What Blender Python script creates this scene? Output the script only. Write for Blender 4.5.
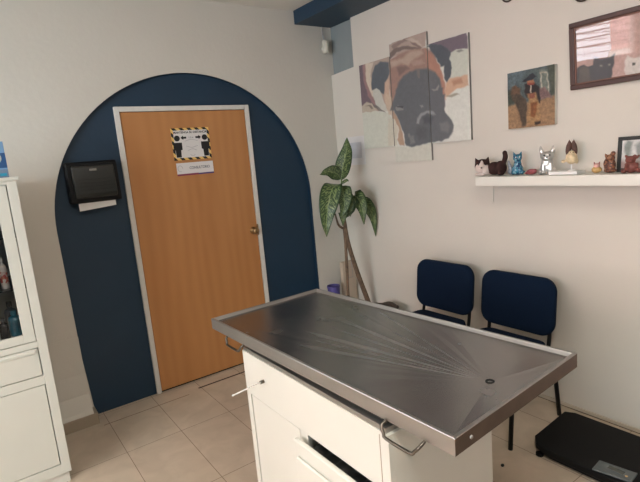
import bpy, bmesh, math, random
import numpy as np
from mathutils import Vector, Matrix

for o in list(bpy.data.objects):
    bpy.data.objects.remove(o)
S = bpy.context.scene
C = S.collection
PI = math.pi
V = Vector

# ------------------------------------------------------------------ camera
YAW, PITCH, ROLL = 0.6107, 0.1733, -0.0878
F = V((math.sin(YAW)*math.cos(PITCH), math.cos(YAW)*math.cos(PITCH), -math.sin(PITCH)))
R0 = V((math.cos(YAW), -math.sin(YAW), 0)); U0 = R0.cross(F)
CR = math.cos(ROLL)*R0 + math.sin(ROLL)*U0
CU = -math.sin(ROLL)*R0 + math.cos(ROLL)*U0
cd = bpy.data.cameras.new('camera'); cam = bpy.data.objects.new('camera', cd); C.objects.link(cam)
M = Matrix.Identity(4)
for i in range(3):
    M[i][0] = CR[i]; M[i][1] = CU[i]; M[i][2] = -F[i]
M[0][3], M[1][3], M[2][3] = -2.778, -3.574, 1.665
cam.matrix_world = M
cd.sensor_width = 36; cd.lens = 489.3*36/640; cd.clip_start = 0.05
S.camera = cam

# ------------------------------------------------------------------ sky, daylight, exposure
W = bpy.data.worlds.new('World'); S.world = W; W.use_nodes = True
wn = W.node_tree.nodes; wl = W.node_tree.links
bg = wn['Background']
tc = wn.new('ShaderNodeTexCoord'); sx = wn.new('ShaderNodeSeparateXYZ'); rp = wn.new('ShaderNodeValToRGB')
wl.new(tc.outputs['Generated'], sx.inputs[0]); wl.new(sx.outputs['Z'], rp.inputs[0])
rp.color_ramp.elements[0].position = 0.0; rp.color_ramp.elements[0].color = (0.80, 0.90, 1.0, 1)
rp.color_ramp.elements[1].position = 0.5; rp.color_ramp.elements[1].color = (1.0, 0.95, 0.89, 1)
wl.new(rp.outputs[0], bg.inputs[0]); bg.inputs[1].default_value = 16.5
# portals in the two window openings guide the sampling of the daylight
for nm, loc, dr, sx_, sy_ in (('window_portal', (-6.52, -3.05, 1.75), (1, 0, 0), 3.7, 1.7), ('window_portal', (-5.0, .07, 2.42), (0, -1, 0), 2.4, .62)):
    ld = bpy.data.lights.new(nm, 'AREA'); ld.shape = 'RECTANGLE'; ld.size = sx_; ld.size_y = sy_; ld.cycles.is_portal = True
    lo = bpy.data.objects.new(nm, ld); C.objects.link(lo); lo.location = loc; lo.rotation_euler = V(dr).to_track_quat('-Z', 'Y').to_euler()
sn = bpy.data.lights.new('sun', 'SUN'); sn.energy = 45; sn.angle = .01; sn.color = (1, .97, .92)
so_ = bpy.data.objects.new('sun', sn); C.objects.link(so_); so_.rotation_euler = V((-.75, .2, -.63)).to_track_quat('-Z', 'Y').to_euler()
# added fill light at the ceiling, unseen behind the camera
cl = bpy.data.lights.new('ceiling_fill_light', 'AREA'); cl.shape = 'RECTANGLE'; cl.size = 1.1; cl.size_y = 0.25
cl.energy = 50; cl.color = (1.0, 0.945, 0.86)
co = bpy.data.objects.new('ceiling_fill_light', cl); C.objects.link(co); co.location = (-2.3, -3.5, 2.78)
S.view_settings.view_transform = 'Standard'; S.view_settings.look = 'None'
S.view_settings.exposure = -0.22; S.view_settings.gamma = 1.0
S.view_settings.use_curve_mapping = False

# ------------------------------------------------------------------ helpers
def lin(c):
    out = []
    for v in c[:3]:
        v = v/255.0
        out.append(v/12.92 if v <= 0.04045 else ((v+0.055)/1.055)**2.4)
    return tuple(out) + (1.0,)

def mat(name, col, rough=0.6, metal=0.0, noise=0.0, nscale=8.0, bump=0.0, bscale=60.0, spec=None, coat=0.0):
    m = bpy.data.materials.new(name); m.use_nodes = True
    n = m.node_tree.nodes; l = m.node_tree.links; b = n['Principled BSDF']
    b.inputs['Roughness'].default_value = rough; b.inputs['Metallic'].default_value = metal
    if spec is not None: b.inputs['Specular IOR Level'].default_value = spec
    if coat: b.inputs['Coat Weight'].default_value = coat; b.inputs['Coat Roughness'].default_value = 0.1
    c = lin(col)
    tcn = n.new('ShaderNodeTexCoord')
    if noise:
        t = n.new('ShaderNodeTexNoise'); t.inputs['Scale'].default_value = nscale; t.inputs['Detail'].default_value = 5
        l.new(tcn.outputs['Object'], t.inputs['Vector'])
        r = n.new('ShaderNodeValToRGB'); r.color_ramp.elements[0].position = .3; r.color_ramp.elements[1].position = .7
        r.color_ramp.elements[0].color = tuple(x*(1-noise) for x in c[:3])+(1,)
        r.color_ramp.elements[1].color = tuple(min(1, x*(1+noise)) for x in c[:3])+(1,)
        l.new(t.outputs['Fac'], r.inputs[0]); l.new(r.outputs[0], b.inputs['Base Color'])
    else:
        b.inputs['Base Color'].default_value = c
    if bump:
        t2 = n.new('ShaderNodeTexNoise'); t2.inputs['Scale'].default_value = bscale; t2.inputs['Detail'].default_value = 4
        l.new(tcn.outputs['Object'], t2.inputs['Vector'])
        bp = n.new('ShaderNodeBump'); bp.inputs['Strength'].default_value = bump; bp.inputs['Distance'].default_value = 0.01
        l.new(t2.outputs['Fac'], bp.inputs['Height']); l.new(bp.outputs[0], b.inputs['Normal'])
    return m

def tag(o, label=None, cat=None, group=None, kind=None):
    if label: o['label'] = label
    if cat: o['category'] = cat
    if group: o['group'] = group
    if kind: o['kind'] = kind
    return o

def thing(name, label, cat, loc=(0, 0, 0), rotz=0.0, group=None):
    o = bpy.data.objects.new(name, None); C.objects.link(o); o.empty_display_size = 0.05
    o.location = loc; o.rotation_euler = (0, 0, rotz)
    return tag(o, label, cat, group)

def obj(name, bm, m, parent=None, bevel=0.0, smooth=False, seg=2, label=None, sub=0):
    me = bpy.data.meshes.new(name)
    bmesh.ops.recalc_face_normals(bm, faces=bm.faces)
    if smooth:
        for f in bm.faces: f.smooth = True
    bm.to_mesh(me); bm.free()
    o = bpy.data.objects.new(name, me); C.objects.link(o)
    if m: me.materials.append(m)
    if parent: o.parent = parent
    if bevel:
        b = o.modifiers.new('bevel', 'BEVEL'); b.width = bevel; b.segments = seg; b.limit_method = 'ANGLE'; b.angle_limit = math.radians(40)
    if sub:
        s = o.modifiers.new('subdivision', 'SUBSURF'); s.levels = sub; s.render_levels = sub
    if label: o['label'] = label
    return o

def NB(): return bmesh.new()

def box(bm, x0, x1, y0, y1, z0, z1):
    v = [bm.verts.new(p) for p in ((x0,y0,z0),(x1,y0,z0),(x1,y1,z0),(x0,y1,z0),(x0,y0,z1),(x1,y0,z1),(x1,y1,z1),(x0,y1,z1))]
    for f in ((0,3,2,1),(4,5,6,7),(0,1,5,4),(1,2,6,5),(2,3,7,6),(3,0,4,7)): bm.faces.new([v[i] for i in f])
    return v

def bx(*a):
    bm = NB(); box(bm, *a); return bm

def prism(bm, pts, axis, a, b):
    """outline pts (2-D) extruded along axis from a to b"""
    def P(p, t):
        return {'x': (t, p[0], p[1]), 'y': (p[0], t, p[1]), 'z': (p[0], p[1], t)}[axis]
    A = [bm.verts.new(P(p, a)) for p in pts]; B = [bm.verts.new(P(p, b)) for p in pts]
    bm.faces.new(A); bm.faces.new(B[::-1]); n = len(pts)
    for i in range(n): bm.faces.new((A[i], B[i], B[(i+1) % n], A[(i+1) % n]))

def catmull(P, n=6):
    P = [V(p) for p in P]; Q = [P[0]*2-P[1]]+P+[P[-1]*2-P[-2]]; out = []
    for i in range(1, len(Q)-2):
        for k in range(n):
            t = k/n; a, b, c, d = Q[i-1], Q[i], Q[i+1], Q[i+2]
            out.append(0.5*((2*b)+(c-a)*t+(2*a-5*b+4*c-d)*t*t+(-a+3*b-3*c+d)*t**3))
    out.append(P[-1]); return out

def tube(bm, P, r, seg=10, smooth=0, cap=True):
    pts = catmull(P, smooth) if smooth else [V(p) for p in P]
    rr = r if isinstance(r, (list, tuple)) else None
    n = len(pts); rings = []; prev = None
    for i, p in enumerate(pts):
        if i == 0: t = pts[1]-pts[0]
        elif i == n-1: t = pts[-1]-pts[-2]
        else: t = (pts[i+1]-p).normalized()+(p-pts[i-1]).normalized()
        t.normalize()
        if prev is None:
            u = t.cross(V((0, 0, 1)))
            if u.length < 1e-3: u = t.cross(V((1, 0, 0)))
        else: u = prev-t*prev.dot(t)
        u.normalize(); prev = u; w = t.cross(u)
        if rr:
            s = i/(n-1)*(len(rr)-1); k = min(int(s), len(rr)-2); rad = rr[k]+(rr[k+1]-rr[k])*(s-k)
        else: rad = r
        rings.append([bm.verts.new(p+rad*(math.cos(2*PI*j/seg)*u+math.sin(2*PI*j/seg)*w)) for j in range(seg)])
    for a, b in zip(rings, rings[1:]):
        for j in range(seg): bm.faces.new((a[j], a[(j+1) % seg], b[(j+1) % seg], b[j]))
    if cap: bm.faces.new(rings[0][::-1]); bm.faces.new(rings[-1])

def lathe(bm, prof, c=(0, 0, 0), seg=24, close=True):
    rings = []
    for r, z in prof:
        if r < 1e-5: rings.append([bm.verts.new((c[0], c[1], c[2]+z))])
        else: rings.append([bm.verts.new((c[0]+r*math.cos(2*PI*j/seg), c[1]+r*math.sin(2*PI*j/seg), c[2]+z)) for j in range(seg)])
    for a, b in zip(rings, rings[1:]):
        for j in range(seg):
            k = (j+1) % seg
            q = [a[j % len(a)], a[k % len(a)], b[k % len(b)], b[j % len(b)]]
            u = []
            for w in q:
                if w not in u: u.append(w)
            if len(u) > 2: bm.faces.new(u)
    if close:
        for rg in (rings[0], rings[-1]):
            if len(rg) > 2: bm.faces.new(rg)

def blob(bm, c, r, rot=None, seg=14):
    m = Matrix.Translation(c)
    if rot: m = m @ Matrix.Rotation(rot[1], 4, rot[0])
    if not isinstance(r, (list, tuple)): r = (r, r, r)
    m = m @ Matrix.Diagonal((r[0], r[1], r[2], 1))
    bmesh.ops.create_uvsphere(bm, u_segments=seg, v_segments=seg//2+2, radius=1, matrix=m)

def cone(bm, base, tip, r, r2=0.0005, seg=10):
    tube(bm, [base, tip], [r, r2], seg)

def body(name, bm, m, parent=None, vox=0.003, label=None):
    """overlapping shapes melted into one continuous skin"""
    o = obj(name, bm, m, parent, smooth=True, label=label)
    r = o.modifiers.new('remesh', 'REMESH'); r.mode = 'VOXEL'; r.voxel_size = vox; r.use_smooth_shade = True
    s = o.modifiers.new('smooth', 'SMOOTH'); s.factor = 0.5; s.iterations = 4
    return o

# ---- printed pictures: colour held per vertex of a fine flat grid
def inside(poly, X, Y):
    r = np.zeros(X.shape, bool); n = len(poly)
    for i in range(n):
        x1, y1 = poly[i]; x2, y2 = poly[(i+1) % n]
        if y1 == y2: continue
        c = ((y1 > Y) != (y2 > Y)) & (X < (x2-x1)*(Y-y1)/(y2-y1)+x1)
        r ^= c
    return r
def sdist(poly, X, Y):
    d = np.full(X.shape, 1e9); n = len(poly)
    for i in range(n):
        x1, y1 = poly[i]; x2, y2 = poly[(i+1) % n]
        dx, dy = x2-x1, y2-y1; L = dx*dx+dy*dy+1e-12
        t = np.clip(((X-x1)*dx+(Y-y1)*dy)/L, 0, 1)
        d = np.minimum(d, np.hypot(X-x1-t*dx, Y-y1-t*dy))
    return np.where(inside(poly, X, Y), -d, d)
def vnoise(X, Y, s, seed=0):
    rng = np.random.RandomState(seed); G = rng.rand(64, 64)
    x = X/s+100; y = Y/s+100; i = np.floor(x).astype(int); j = np.floor(y).astype(int); fx = x-i; fy = y-j
    fx = fx*fx*(3-2*fx); fy = fy*fy*(3-2*fy)
    g = lambda a, b: G[a % 64, b % 64]
    return (g(i, j)*(1-fx)+g(i+1, j)*fx)*(1-fy)+(g(i, j+1)*(1-fx)+g(i+1, j+1)*fx)*fy
def paint(X, Y, base, shapes, grain=0.12, gs=0.02):
    col = np.empty(X.shape+(3,)); col[:] = base
    wx = X+0.010*(vnoise(X, Y, .025, 5)-.5); wy = Y+0.010*(vnoise(X, Y, .03, 6)-.5)
    for sh in shapes:
        poly, c = sh[0], np.array(sh[1], float); soft = sh[2] if len(sh) > 2 else 0.004; al = sh[3] if len(sh) > 3 else 1
        a = np.clip(0.5-sdist(poly, wx, wy)/(2*soft), 0, 1)*al
        col = col*(1-a[..., None])+c*a[..., None]
    k = 1+grain*((vnoise(X, Y, gs, 1)+vnoise(X, Y, gs*.4, 2))-1)
    return np.clip(col*k[..., None], 0, 255)
PRINT = {}
def print_mat(rough=0.55):
    if rough in PRINT: return PRINT[rough]
    m = bpy.data.materials.new('printed_picture'); m.use_nodes = True
    n = m.node_tree.nodes; a = n.new('ShaderNodeAttribute'); a.attribute_name = 'ink'
    m.node_tree.links.new(a.outputs['Color'], n['Principled BSDF'].inputs['Base Color'])
    n['Principled BSDF'].inputs['Roughness'].default_value = rough
    n['Principled BSDF'].inputs['Specular IOR Level'].default_value = 0.3
    PRINT[rough] = m; return m
def printed(name, parent, org, u, v, u0, u1, v0, v1, step, func, rough=0.55):
    """grid at org + a*u + b*v, coloured by func(A, B)"""
    nu = max(2, int(abs(u1-u0)/step)); nv = max(2, int(abs(v1-v0)/step))
    A, B = np.meshgrid(np.linspace(u0, u1, nu+1), np.linspace(v0, v1, nv+1), indexing='ij')
    col = func(A, B).reshape(-1, 3)/255.0
    l = np.where(col <= .04045, col/12.92, ((col+.055)/1.055)**2.4)
    P = np.array(org)+A.reshape(-1, 1)*np.array(u)+B.reshape(-1, 1)*np.array(v)
    f = []
    for i in range(nu):
        for j in range(nv):
            a = i*(nv+1)+j; f.append((a, a+nv+1, a+nv+2, a+1))
    me = bpy.data.meshes.new(name); me.from_pydata(P.tolist(), [], f)
    at = me.color_attributes.new('ink', 'FLOAT_COLOR', 'POINT')
    at.data.foreach_set('color', np.concatenate([l, np.ones((len(l), 1))], 1).ravel())
    me.materials.append(print_mat(rough)); me.update()
    o = bpy.data.objects.new(name, me); C.objects.link(o); o.parent = parent
    return o
def text(name, body_, size, m, parent, loc, rot, ext=0.0003, xs=1.0, bold=0.0006):
    c = bpy.data.curves.new(name, 'FONT'); c.body = body_; c.size = size; c.extrude = ext; c.align_x = 'CENTER'; c.align_y = 'CENTER'
    c.offset = bold; t = bpy.data.objects.new(name+'_tmp', c); C.objects.link(t)
    bpy.context.view_layer.update()
    dg = bpy.context.evaluated_depsgraph_get()
    me = bpy.data.meshes.new_from_object(t.evaluated_get(dg)); bpy.data.objects.remove(t)
    me.materials.clear(); me.materials.append(m)
    o = bpy.data.objects.new(name, me); C.objects.link(o); o.parent = parent; o.location = loc; o.rotation_euler = rot; o.scale = (xs, 1, 1)
    return o

# ------------------------------------------------------------------ materials
m_wall = mat('cream_plaster', (203, 198, 187), .75, noise=.03, nscale=1.5, bump=.12, bscale=30)
m_ceil = mat('white_ceiling', (218, 214, 206), .8, noise=.02, nscale=2)
m_blue = mat('navy_wall_paint', (22, 50, 71), .5, noise=.06, nscale=3, bump=.08, bscale=30)
m_teal = mat('grey_teal_paint', (132, 140, 140), .7, noise=.03)
m_frame = mat('white_door_frame', (212, 208, 200), .5, noise=.04, nscale=30)
m_white = mat('white_lacquer', (203, 203, 193), .38, noise=.015, nscale=5)
m_white2 = mat('white_painted_wood', (214, 212, 202), .45, noise=.015, nscale=5)
m_steel = mat('stainless_steel', (168, 166, 163), .42, 1.0, noise=.05, nscale=6)
m_wire = mat('steel_wire', (104, 98, 90), .3, 1.0)
m_black = mat('black_metal', (13, 13, 15), .55, spec=.25)
m_blackp = mat('black_plastic', (20, 21, 20), .35)
m_dark = mat('dark_interior', (30, 31, 30), .7, noise=.5, nscale=40)
m_navy = mat('navy_fabric', (13, 29, 50), .95, noise=.14, nscale=160, bump=.25, bscale=500, spec=.15)
m_brown = mat('dark_brown_wood', (62, 34, 26), .4, noise=.2, nscale=20)
m_paper = mat('white_paper', (226, 224, 220), .8)
m_grout = mat('floor_gap_dark', (62, 44, 36), .8)

def door_material():
    m = bpy.data.materials.new('honey_wood_veneer'); m.use_nodes = True
    n = m.node_tree.nodes; l = m.node_tree.links; b = n['Principled BSDF']; b.inputs['Roughness'].default_value = .42
    t = n.new('ShaderNodeTexCoord'); mp = n.new('ShaderNodeMapping'); mp.inputs['Scale'].default_value = (2.2, 2.2, .38)
    l.new(t.outputs['Object'], mp.inputs[0])
    ns = n.new('ShaderNodeTexNoise'); ns.inputs['Scale'].default_value = 2.2; ns.inputs['Detail'].default_value = 3; ns.inputs['Distortion'].default_value = .6
    l.new(mp.outputs[0], ns.inputs[0])
    wv = n.new('ShaderNodeTexWave'); wv.wave_type = 'BANDS'; wv.bands_direction = 'X'; wv.inputs['Scale'].default_value = 1.6
    wv.inputs['Distortion'].default_value = 7; wv.inputs['Detail'].default_value = 2; wv.inputs['Detail Scale'].default_value = .8
    l.new(mp.outputs[0], wv.inputs[0])
    mx = n.new('ShaderNodeMix'); mx.data_type = 'FLOAT'; mx.inputs[0].default_value = .16
    l.new(ns.outputs['Fac'], mx.inputs[2]); l.new(wv.outputs['Fac'], mx.inputs[3])
    r = n.new('ShaderNodeValToRGB')
    e = r.color_ramp.elements; e[0].position = .2; e[0].color = lin((170, 115, 66)); e[1].position = .8; e[1].color = lin((190, 134, 82))
    l.new(mx.outputs[0], r.inputs[0]); l.new(r.outputs[0], b.inputs['Base Color'])
    return m
m_door = door_material()

def floor_material():
    m = bpy.data.materials.new('beige_stone_tiles'); m.use_nodes = True
    n = m.node_tree.nodes; l = m.node_tree.links; b = n['Principled BSDF']; b.inputs['Roughness'].default_value = .32
    t = n.new('ShaderNodeTexCoord'); mp = n.new('ShaderNodeMapping'); mp.inputs['Location'].default_value = (1.927+.338*30, .62*30, 0)
    l.new(t.outputs['Object'], mp.inputs[0])
    br = n.new('ShaderNodeTexBrick'); br.offset = 0; br.inputs['Scale'].default_value = 1
    br.inputs['Brick Width'].default_value = .338; br.inputs['Row Height'].default_value = .62; br.inputs['Mortar Size'].default_value = .0022
    br.inputs['Mortar Smooth'].default_value = .3; br.inputs['Bias'].default_value = 0
    br.inputs['Color1'].default_value = lin((203, 188, 168)); br.inputs['Color2'].default_value = lin((197, 181, 161)); br.inputs['Mortar'].default_value = lin((128, 108, 90))
    l.new(mp.outputs[0], br.inputs[0])
    ns = n.new('ShaderNodeTexNoise'); ns.inputs['Scale'].default_value = 7; ns.inputs['Detail'].default_value = 6; ns.inputs['Distortion'].default_value = .8
    l.new(t.outputs['Object'], ns.inputs[0])
    r = n.new('ShaderNodeValToRGB'); r.color_ramp.elements[0].position = .3; r.color_ramp.elements[1].position = .7
    r.color_ramp.elements[0].color = (.84, .83, .81, 1); r.color_ramp.elements[1].color = (1, 1, 1, 1)
    l.new(ns.outputs['Fac'], r.inputs[0])
    mu = n.new('ShaderNodeMix'); mu.data_type = 'RGBA'; mu.blend_type = 'MULTIPLY'; mu.inputs[0].default_value = 1
    l.new(br.outputs['Color'], mu.inputs[6]); l.new(r.outputs[0], mu.inputs[7]); l.new(mu.outputs[2], b.inputs['Base Color'])
    bp = n.new('ShaderNodeBump'); bp.inputs['Strength'].default_value = .3; bp.inputs['Distance'].default_value = .003; bp.invert = True
    l.new(br.outputs['Fac'], bp.inputs['Height']); l.new(bp.outputs[0], b.inputs['Normal'])
    return m
m_floor = floor_material()

def struct(name, bm, m, **k): return tag(obj(name, bm, m, **k), kind='structure')

# ------------------------------------------------------------------ room shell
XL, YB, ZC = -6.5, -6.6, 2.855
YR = 0.03; YW = -0.005; XS = -3.85                                    # face of the door wall; the arch is sunk to y = 0
struct('floor', bx(XL-.1, .13, YB-.1, .1, -.1, 0), m_floor)
struct('ceiling', bx(XL-.1, .13, YB-.1, .1, ZC, ZC+.1), m_ceil)
# door wall with the round-headed opening
AX0, AX1 = -2.352, -0.330; AC = (AX0+AX1)/2; AR = (AX1-AX0)/2; AZ = 1.328
bm = NB()
arc = [(AX0+.040, 0.0), (AX0+.030, .12), (AX0+.012, .45)]+[(AC-AR*math.cos(PI*i/64), AZ+AR*math.sin(PI*i/64)*1.0) for i in range(65)]+[(AX1, 0.0)]
fr = [bm.verts.new((x, YW, z)) for x, z in arc]; bk = [bm.verts.new((x, YR, z)) for x, z in arc]
n = len(arc)
for L, y in ((fr, YW), (bk, YR)):
    top = [bm.verts.new((v.co.x, y, ZC)) for v in L[3:-1]]
    for i in range(3, n-2): bm.faces.new((L[i], L[i+1], top[i-2], top[i-3]))
    a = bm.verts.new((XS, y, 0)); b = bm.verts.new((XS, y, ZC)); bm.faces.new((a, L[0], L[1], L[2], L[3], top[0], b))
    a = bm.verts.new((.1, y, 0)); b = bm.verts.new((.1, y, ZC)); bm.faces.new((L[-1], a, b, top[-1], L[-2]))
struct('wall_back', bm, m_wall)
bm = NB()                                      # painted reveal of the arch
ins = 0.0015
A_ = [bm.verts.new((AC+(x-AC)*(1-ins), YW+.004, z-.0015 if z > 0 else 0)) for x, z in arc]
B_ = [bm.verts.new((AC+(x-AC)*(1-ins), YR, z-.0015 if z > 0 else 0)) for x, z in arc]
for i in range(n-1): bm.faces.new((A_[i], A_[i+1], B_[i+1], B_[i]))
struct('trim_1', bm, m_blue, smooth=False)
struct('wall_recess', bx(XS, .1, YR, .1, 0, ZC), m_blue)
# right wall: lower cladding stands 3 cm in front of the grey strip in the far top corner
bm = NB(); prism(bm, [(YB, 0), (YW, 0), (YW, 2.345), (-.315, 2.362), (-.315, ZC), (YB, ZC)], 'x', 0.0, .12)
struct('wall_right', bm, m_wall)
struct('wall_niche', bx(.03, .125, -.33, YW, 2.30, ZC), m_teal)
bm = NB()
box(bm, XL, XS, YW, .1, 0, 2.10); box(bm, XL, XS, YW, .1, 2.74, ZC); box(bm, XL, -6.2, YW, .1, 2.10, 2.74); box(bm, -3.87, XS, YW, .1, 2.10, 2.74)
struct('wall_back_left', bm, m_wall)
bm = NB()
for x in (-6.18, -3.89): box(bm, x-.018, x+.018, .02, .055, 2.10, 2.74)
for z in (2.22, 2.31, 2.40, 2.49, 2.60): box(bm, -6.2, -3.87, .032, .04, z-.005, z+.005)
for z in (2.118, 2.722): box(bm, -6.2, -3.87, .02, .055, z-.018, z+.018)
struct('window_2', bm, m_frame)
struct('wall_rear', bx(XL, .1, YB-.1, YB, 0, ZC), m_blue)
# left wall with the big shop window
WY0, WY1, WZ0, WZ1 = -4.9, -1.2, .9, 2.6
bm = NB()
box(bm, XL-.1, XL, YB, WY0, 0, ZC); box(bm, XL-.1, XL, WY1, .1, 0, ZC)
box(bm, XL-.1, XL, WY0, WY1, 0, WZ0); box(bm, XL-.1, XL, WY0, WY1, WZ1, ZC)
struct('wall_left', bm, m_wall)
bm = NB()
for y in (WY0+.02, -3.05, WY1-.02): box(bm, XL-.07, XL-.03, y-.02, y+.02, WZ0, WZ1)
for z in (WZ0+.02, WZ1-.02): box(bm, XL-.07, XL-.03, WY0, WY1, z-.02, z+.02)
struct('window_1', bm, m_frame)
# beam
struct('trim_2', bx(-.345, .03, YB, YW, 2.748, ZC), m_blue)
# skirting
m_skirt = mat('tile_skirting', (156, 142, 124), .4, noise=.06, nscale=10)
bm = NB(); box(bm, XL, AX0+.036, YW-.115, YW, 0, .080); struct('baseboard_left', bm, m_skirt, bevel=.003)
bm = NB(); box(bm, AX1-.003, 0, YW-.022, YW, 0, .078); struct('baseboard_back', bm, m_skirt, bevel=.003)
struct('baseboard_right', bx(-.010, 0, YB, YW-.022, .006, .026), mat('skirting_strip', (196, 186, 170), .5))
struct('trim_3', bx(-.006, 0, YB, YW-.022, 0, .006), m_grout)
# plaster swelling at the foot of the wall beside the arch
bm = NB(); prism(bm, [(YW-.108, .080), (YW-.085, .10), (YW-.035, .20), (YW-.012, .34), (YW-.002, .60), (YW+.002, .60), (YW+.002, .08)], 'x', XL, AX0+.012)
struct('trim_4', bm, m_wall, bevel=.004)
# floor slot in front of the door
struct('trim_5', bx(-1.61, -.9, -.132, -.118, 0, .0022), m_grout)
struct('trim_6', bx(-2.30, -1.70, -.172, -.168, 0, .0012), mat('grout_line', (124, 102, 84), .8))

# ------------------------------------------------------------------ door
d = thing('door_1', 'honey coloured plain wooden door with white frame inside the blue arch', 'door'); d['kind'] = 'structure'
del d['category']
d.location = (0, YR, 0)
DX0, DX1, DZ = -1.880, -.850, 2.108
bm = NB(); box(bm, DX0, DX0+.034, -.022, 0, 0, DZ); box(bm, DX1-.034, DX1, -.022, 0, 0, DZ); box(bm, DX0+.034, DX1-.034, -.022, 0, DZ-.034, DZ)
obj('door_frame', bm, m_frame, d, bevel=.002)
obj('door_panel', bx(DX0+.038, DX1-.038, -.012, 0, .012, DZ-.038), m_door, d, bevel=.0015)
obj('door_gap', bx(DX0+.034, DX1-.034, -.004, 0, 0, DZ-.034), m_black, d)
m_brass = mat('aged_brass', (168, 138, 100), .32, 1.0)
bm = NB(); prof = [(0.0, 0), (.030, 0), (.031, .004), (.014, .010), (.011, .024), (.020, .032), (.027, .044), (.026, .056), (.018, .064), (0, .066)]
lathe(bm, prof, seg=24)
bmesh.ops.transform(bm, matrix=Matrix.Translation((-.925, -.012, 1.102)) @ Matrix.Rotation(PI/2, 4, 'X'), verts=bm.verts)
kn = obj('door_handle', bm, m_brass, d, smooth=True)
obj('strike_plate', bx(DX1-.042, DX1-.030, -.026, -.012, 1.06, 1.15), m_brass, d, bevel=.001)

# ------------------------------------------------------------------ notices on the door
RX = (PI/2, 0, 0)
m_ink = mat('black_ink', (18, 18, 20), .6); m_yel = mat('warning_yellow', (232, 190, 96), .6); m_pw = mat('notice_white', (222, 218, 216), .5)
m_gink = mat('grey_ink', (150, 148, 150), .6)
t = thing('distancing_notice', 'square notice with yellow and black hazard border and two figures, upper on the door', 'notice', (-1.358, YR-.0125, 1.832))
W2, H2 = .148, .117
obj('sheet', bx(-W2, W2, -.001, 0, -H2, H2), m_pw, t)
bw = .017
m_hz = bpy.data.materials.new('hazard_stripes'); m_hz.use_nodes = True
hn = m_hz.node_tree.nodes; hl = m_hz.node_tree.links; tc2 = hn.new('ShaderNodeTexCoord'); s2 = hn.new('ShaderNodeSeparateXYZ'); hl.new(tc2.outputs['Object'], s2.inputs[0])
def hm(op, a, b=0.0):
    x = hn.new('ShaderNodeMath'); x.operation = op
    for i, q in enumerate((a, b)):
        if isinstance(q, (int, float)): x.inputs[i].default_value = q
        else: hl.new(q, x.inputs[i])
    return x.outputs[0]
hf = hm('GREATER_THAN', hm('FRACT', hm('MULTIPLY', hm('ADD', hm('ADD', s2.outputs[0], s2.outputs[2]), 1.0), 17.0)), .5)
hx = hn.new('ShaderNodeMix'); hx.data_type = 'RGBA'; hl.new(hf, hx.inputs[0]); hx.inputs[6].default_value = lin((232, 196, 112)); hx.inputs[7].default_value = lin((20, 20, 22)); hl.new(hx.outputs[2], hn['Principled BSDF'].inputs['Base Color'])
obj('border', bx(-W2, W2, -.0016, -.0005, -H2, H2), m_hz, t)
obj('notice_field', bx(-W2+bw, W2-bw, -.0019, -.0014, -H2+bw, H2-bw), m_pw, t)
for s in (-1, 1):
    bm = NB(); c = s*.108
    prism(bm, [(c+.022*math.cos(a*PI/10), .043+.021*math.sin(a*PI/10)) for a in range(20)], 'y', -.0026, -.0018)
    prism(bm, [(c-.033, .012), (c+.033, .012), (c+.033, -.040), (c+.021, -.044), (c+.019, -.096), (c-.019, -.096), (c-.021, -.044), (c-.033, -.040)], 'y', -.0026, -.0018)
    obj('figure_symbol', bm, m_ink, t)
    bm = NB(); q = s*.062
    prism(bm, [(q+s*.018, .046), (q-s*.002, .062), (q-s*.002, .053), (q-s*.026, .053), (q-s*.026, .039), (q-s*.002, .039), (q-s*.002, .030)], 'y', -.0026, -.0018)
    obj('arrow', bm, m_ink, t)
text('notice_text', 'MANTENGA SU DISTANCIA', .021, m_ink, t, (0, -.0020, .084), RX, xs=1.0)
text('notice_text', '1.5 m', .017, m_gink, t, (0, -.0020, .046), RX)
bm = NB()
for k, (a, b) in enumerate(((-.05, .02), (-.045, -.015), (-.035, -.05), (-.02, -.078))):
    tube(bm, [(a, -.0020, b), (0, -.0020, b+.012*(-1)**k), (-a, -.0020, b)], .0012, 5, 6)
obj('drawn_line', bm, m_gink, t)

t = thing('name_sign', 'small white sign with grey lettering and a purple strip, under the hazard notice', 'sign', (-1.352, YR-.0125, 1.648))
obj('sheet', bx(-.145, .145, -.001, 0, -.047, .047), m_pw, t)
obj('colour_strip', bx(-.145, .02, -.0016, -.0008, -.047, -.034), mat('magenta_ink', (128, 50, 84), .6), t)
obj('colour_strip', bx(.02, .145, -.0016, -.0008, -.047, -.036), mat('violet_ink', (72, 56, 118), .6), t)
text('sign_text', 'CONSULTORIO', .027, mat('sign_grey_ink', (104, 110, 120), .6), t, (.035, -.0014, .006), RX, xs=.85)
bm = NB(); tube(bm, [(-.118+.018*math.cos(a), -.0012, .006+.022*math.sin(a)) for a in [i*PI/8 for i in range(14)]], .0015, 5)
obj('sign_mark', bm, m_gink, t)

# ------------------------------------------------------------------ towel dispenser
t = thing('towel_dispenser', 'black wall-mounted paper towel dispenser left of the door', 'towel dispenser', (-2.09, YR, 1.488))
bm = NB(); prism(bm, [(0, 0), (-.10, .0), (-.105, .03), (-.09, .255), (-.075, .268), (0, .268)], 'x', -.158, .158)
for v in bm.verts: pass
obj('housing', bm, m_black, t, bevel=.010, seg=3)
m_cov = mat('dispenser_cover', (40, 42, 39), .28, noise=.1, nscale=9)
bm = NB(); prism(bm, [(-.09, .03), (-.118, .032), (-.122, .06), (-.108, .235), (-.088, .243)], 'x', -.128, .132)
cv = obj('cover', bm, m_cov, t, bevel=.008, seg=3)
bm = NB(); box(bm, -.022, .022, -.1135, -.1095, .205, .219); obj('badge', bm, mat('badge_silver', (150, 150, 146), .4, .6), cv, bevel=.003)
bm = NB()
for k in range(4): tube(bm, [(-.1, -.1215+.0008*k*k, .085+.022*k), (.1, -.1215+.0008*k*k, .085+.022*k)], .002, 6)
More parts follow.
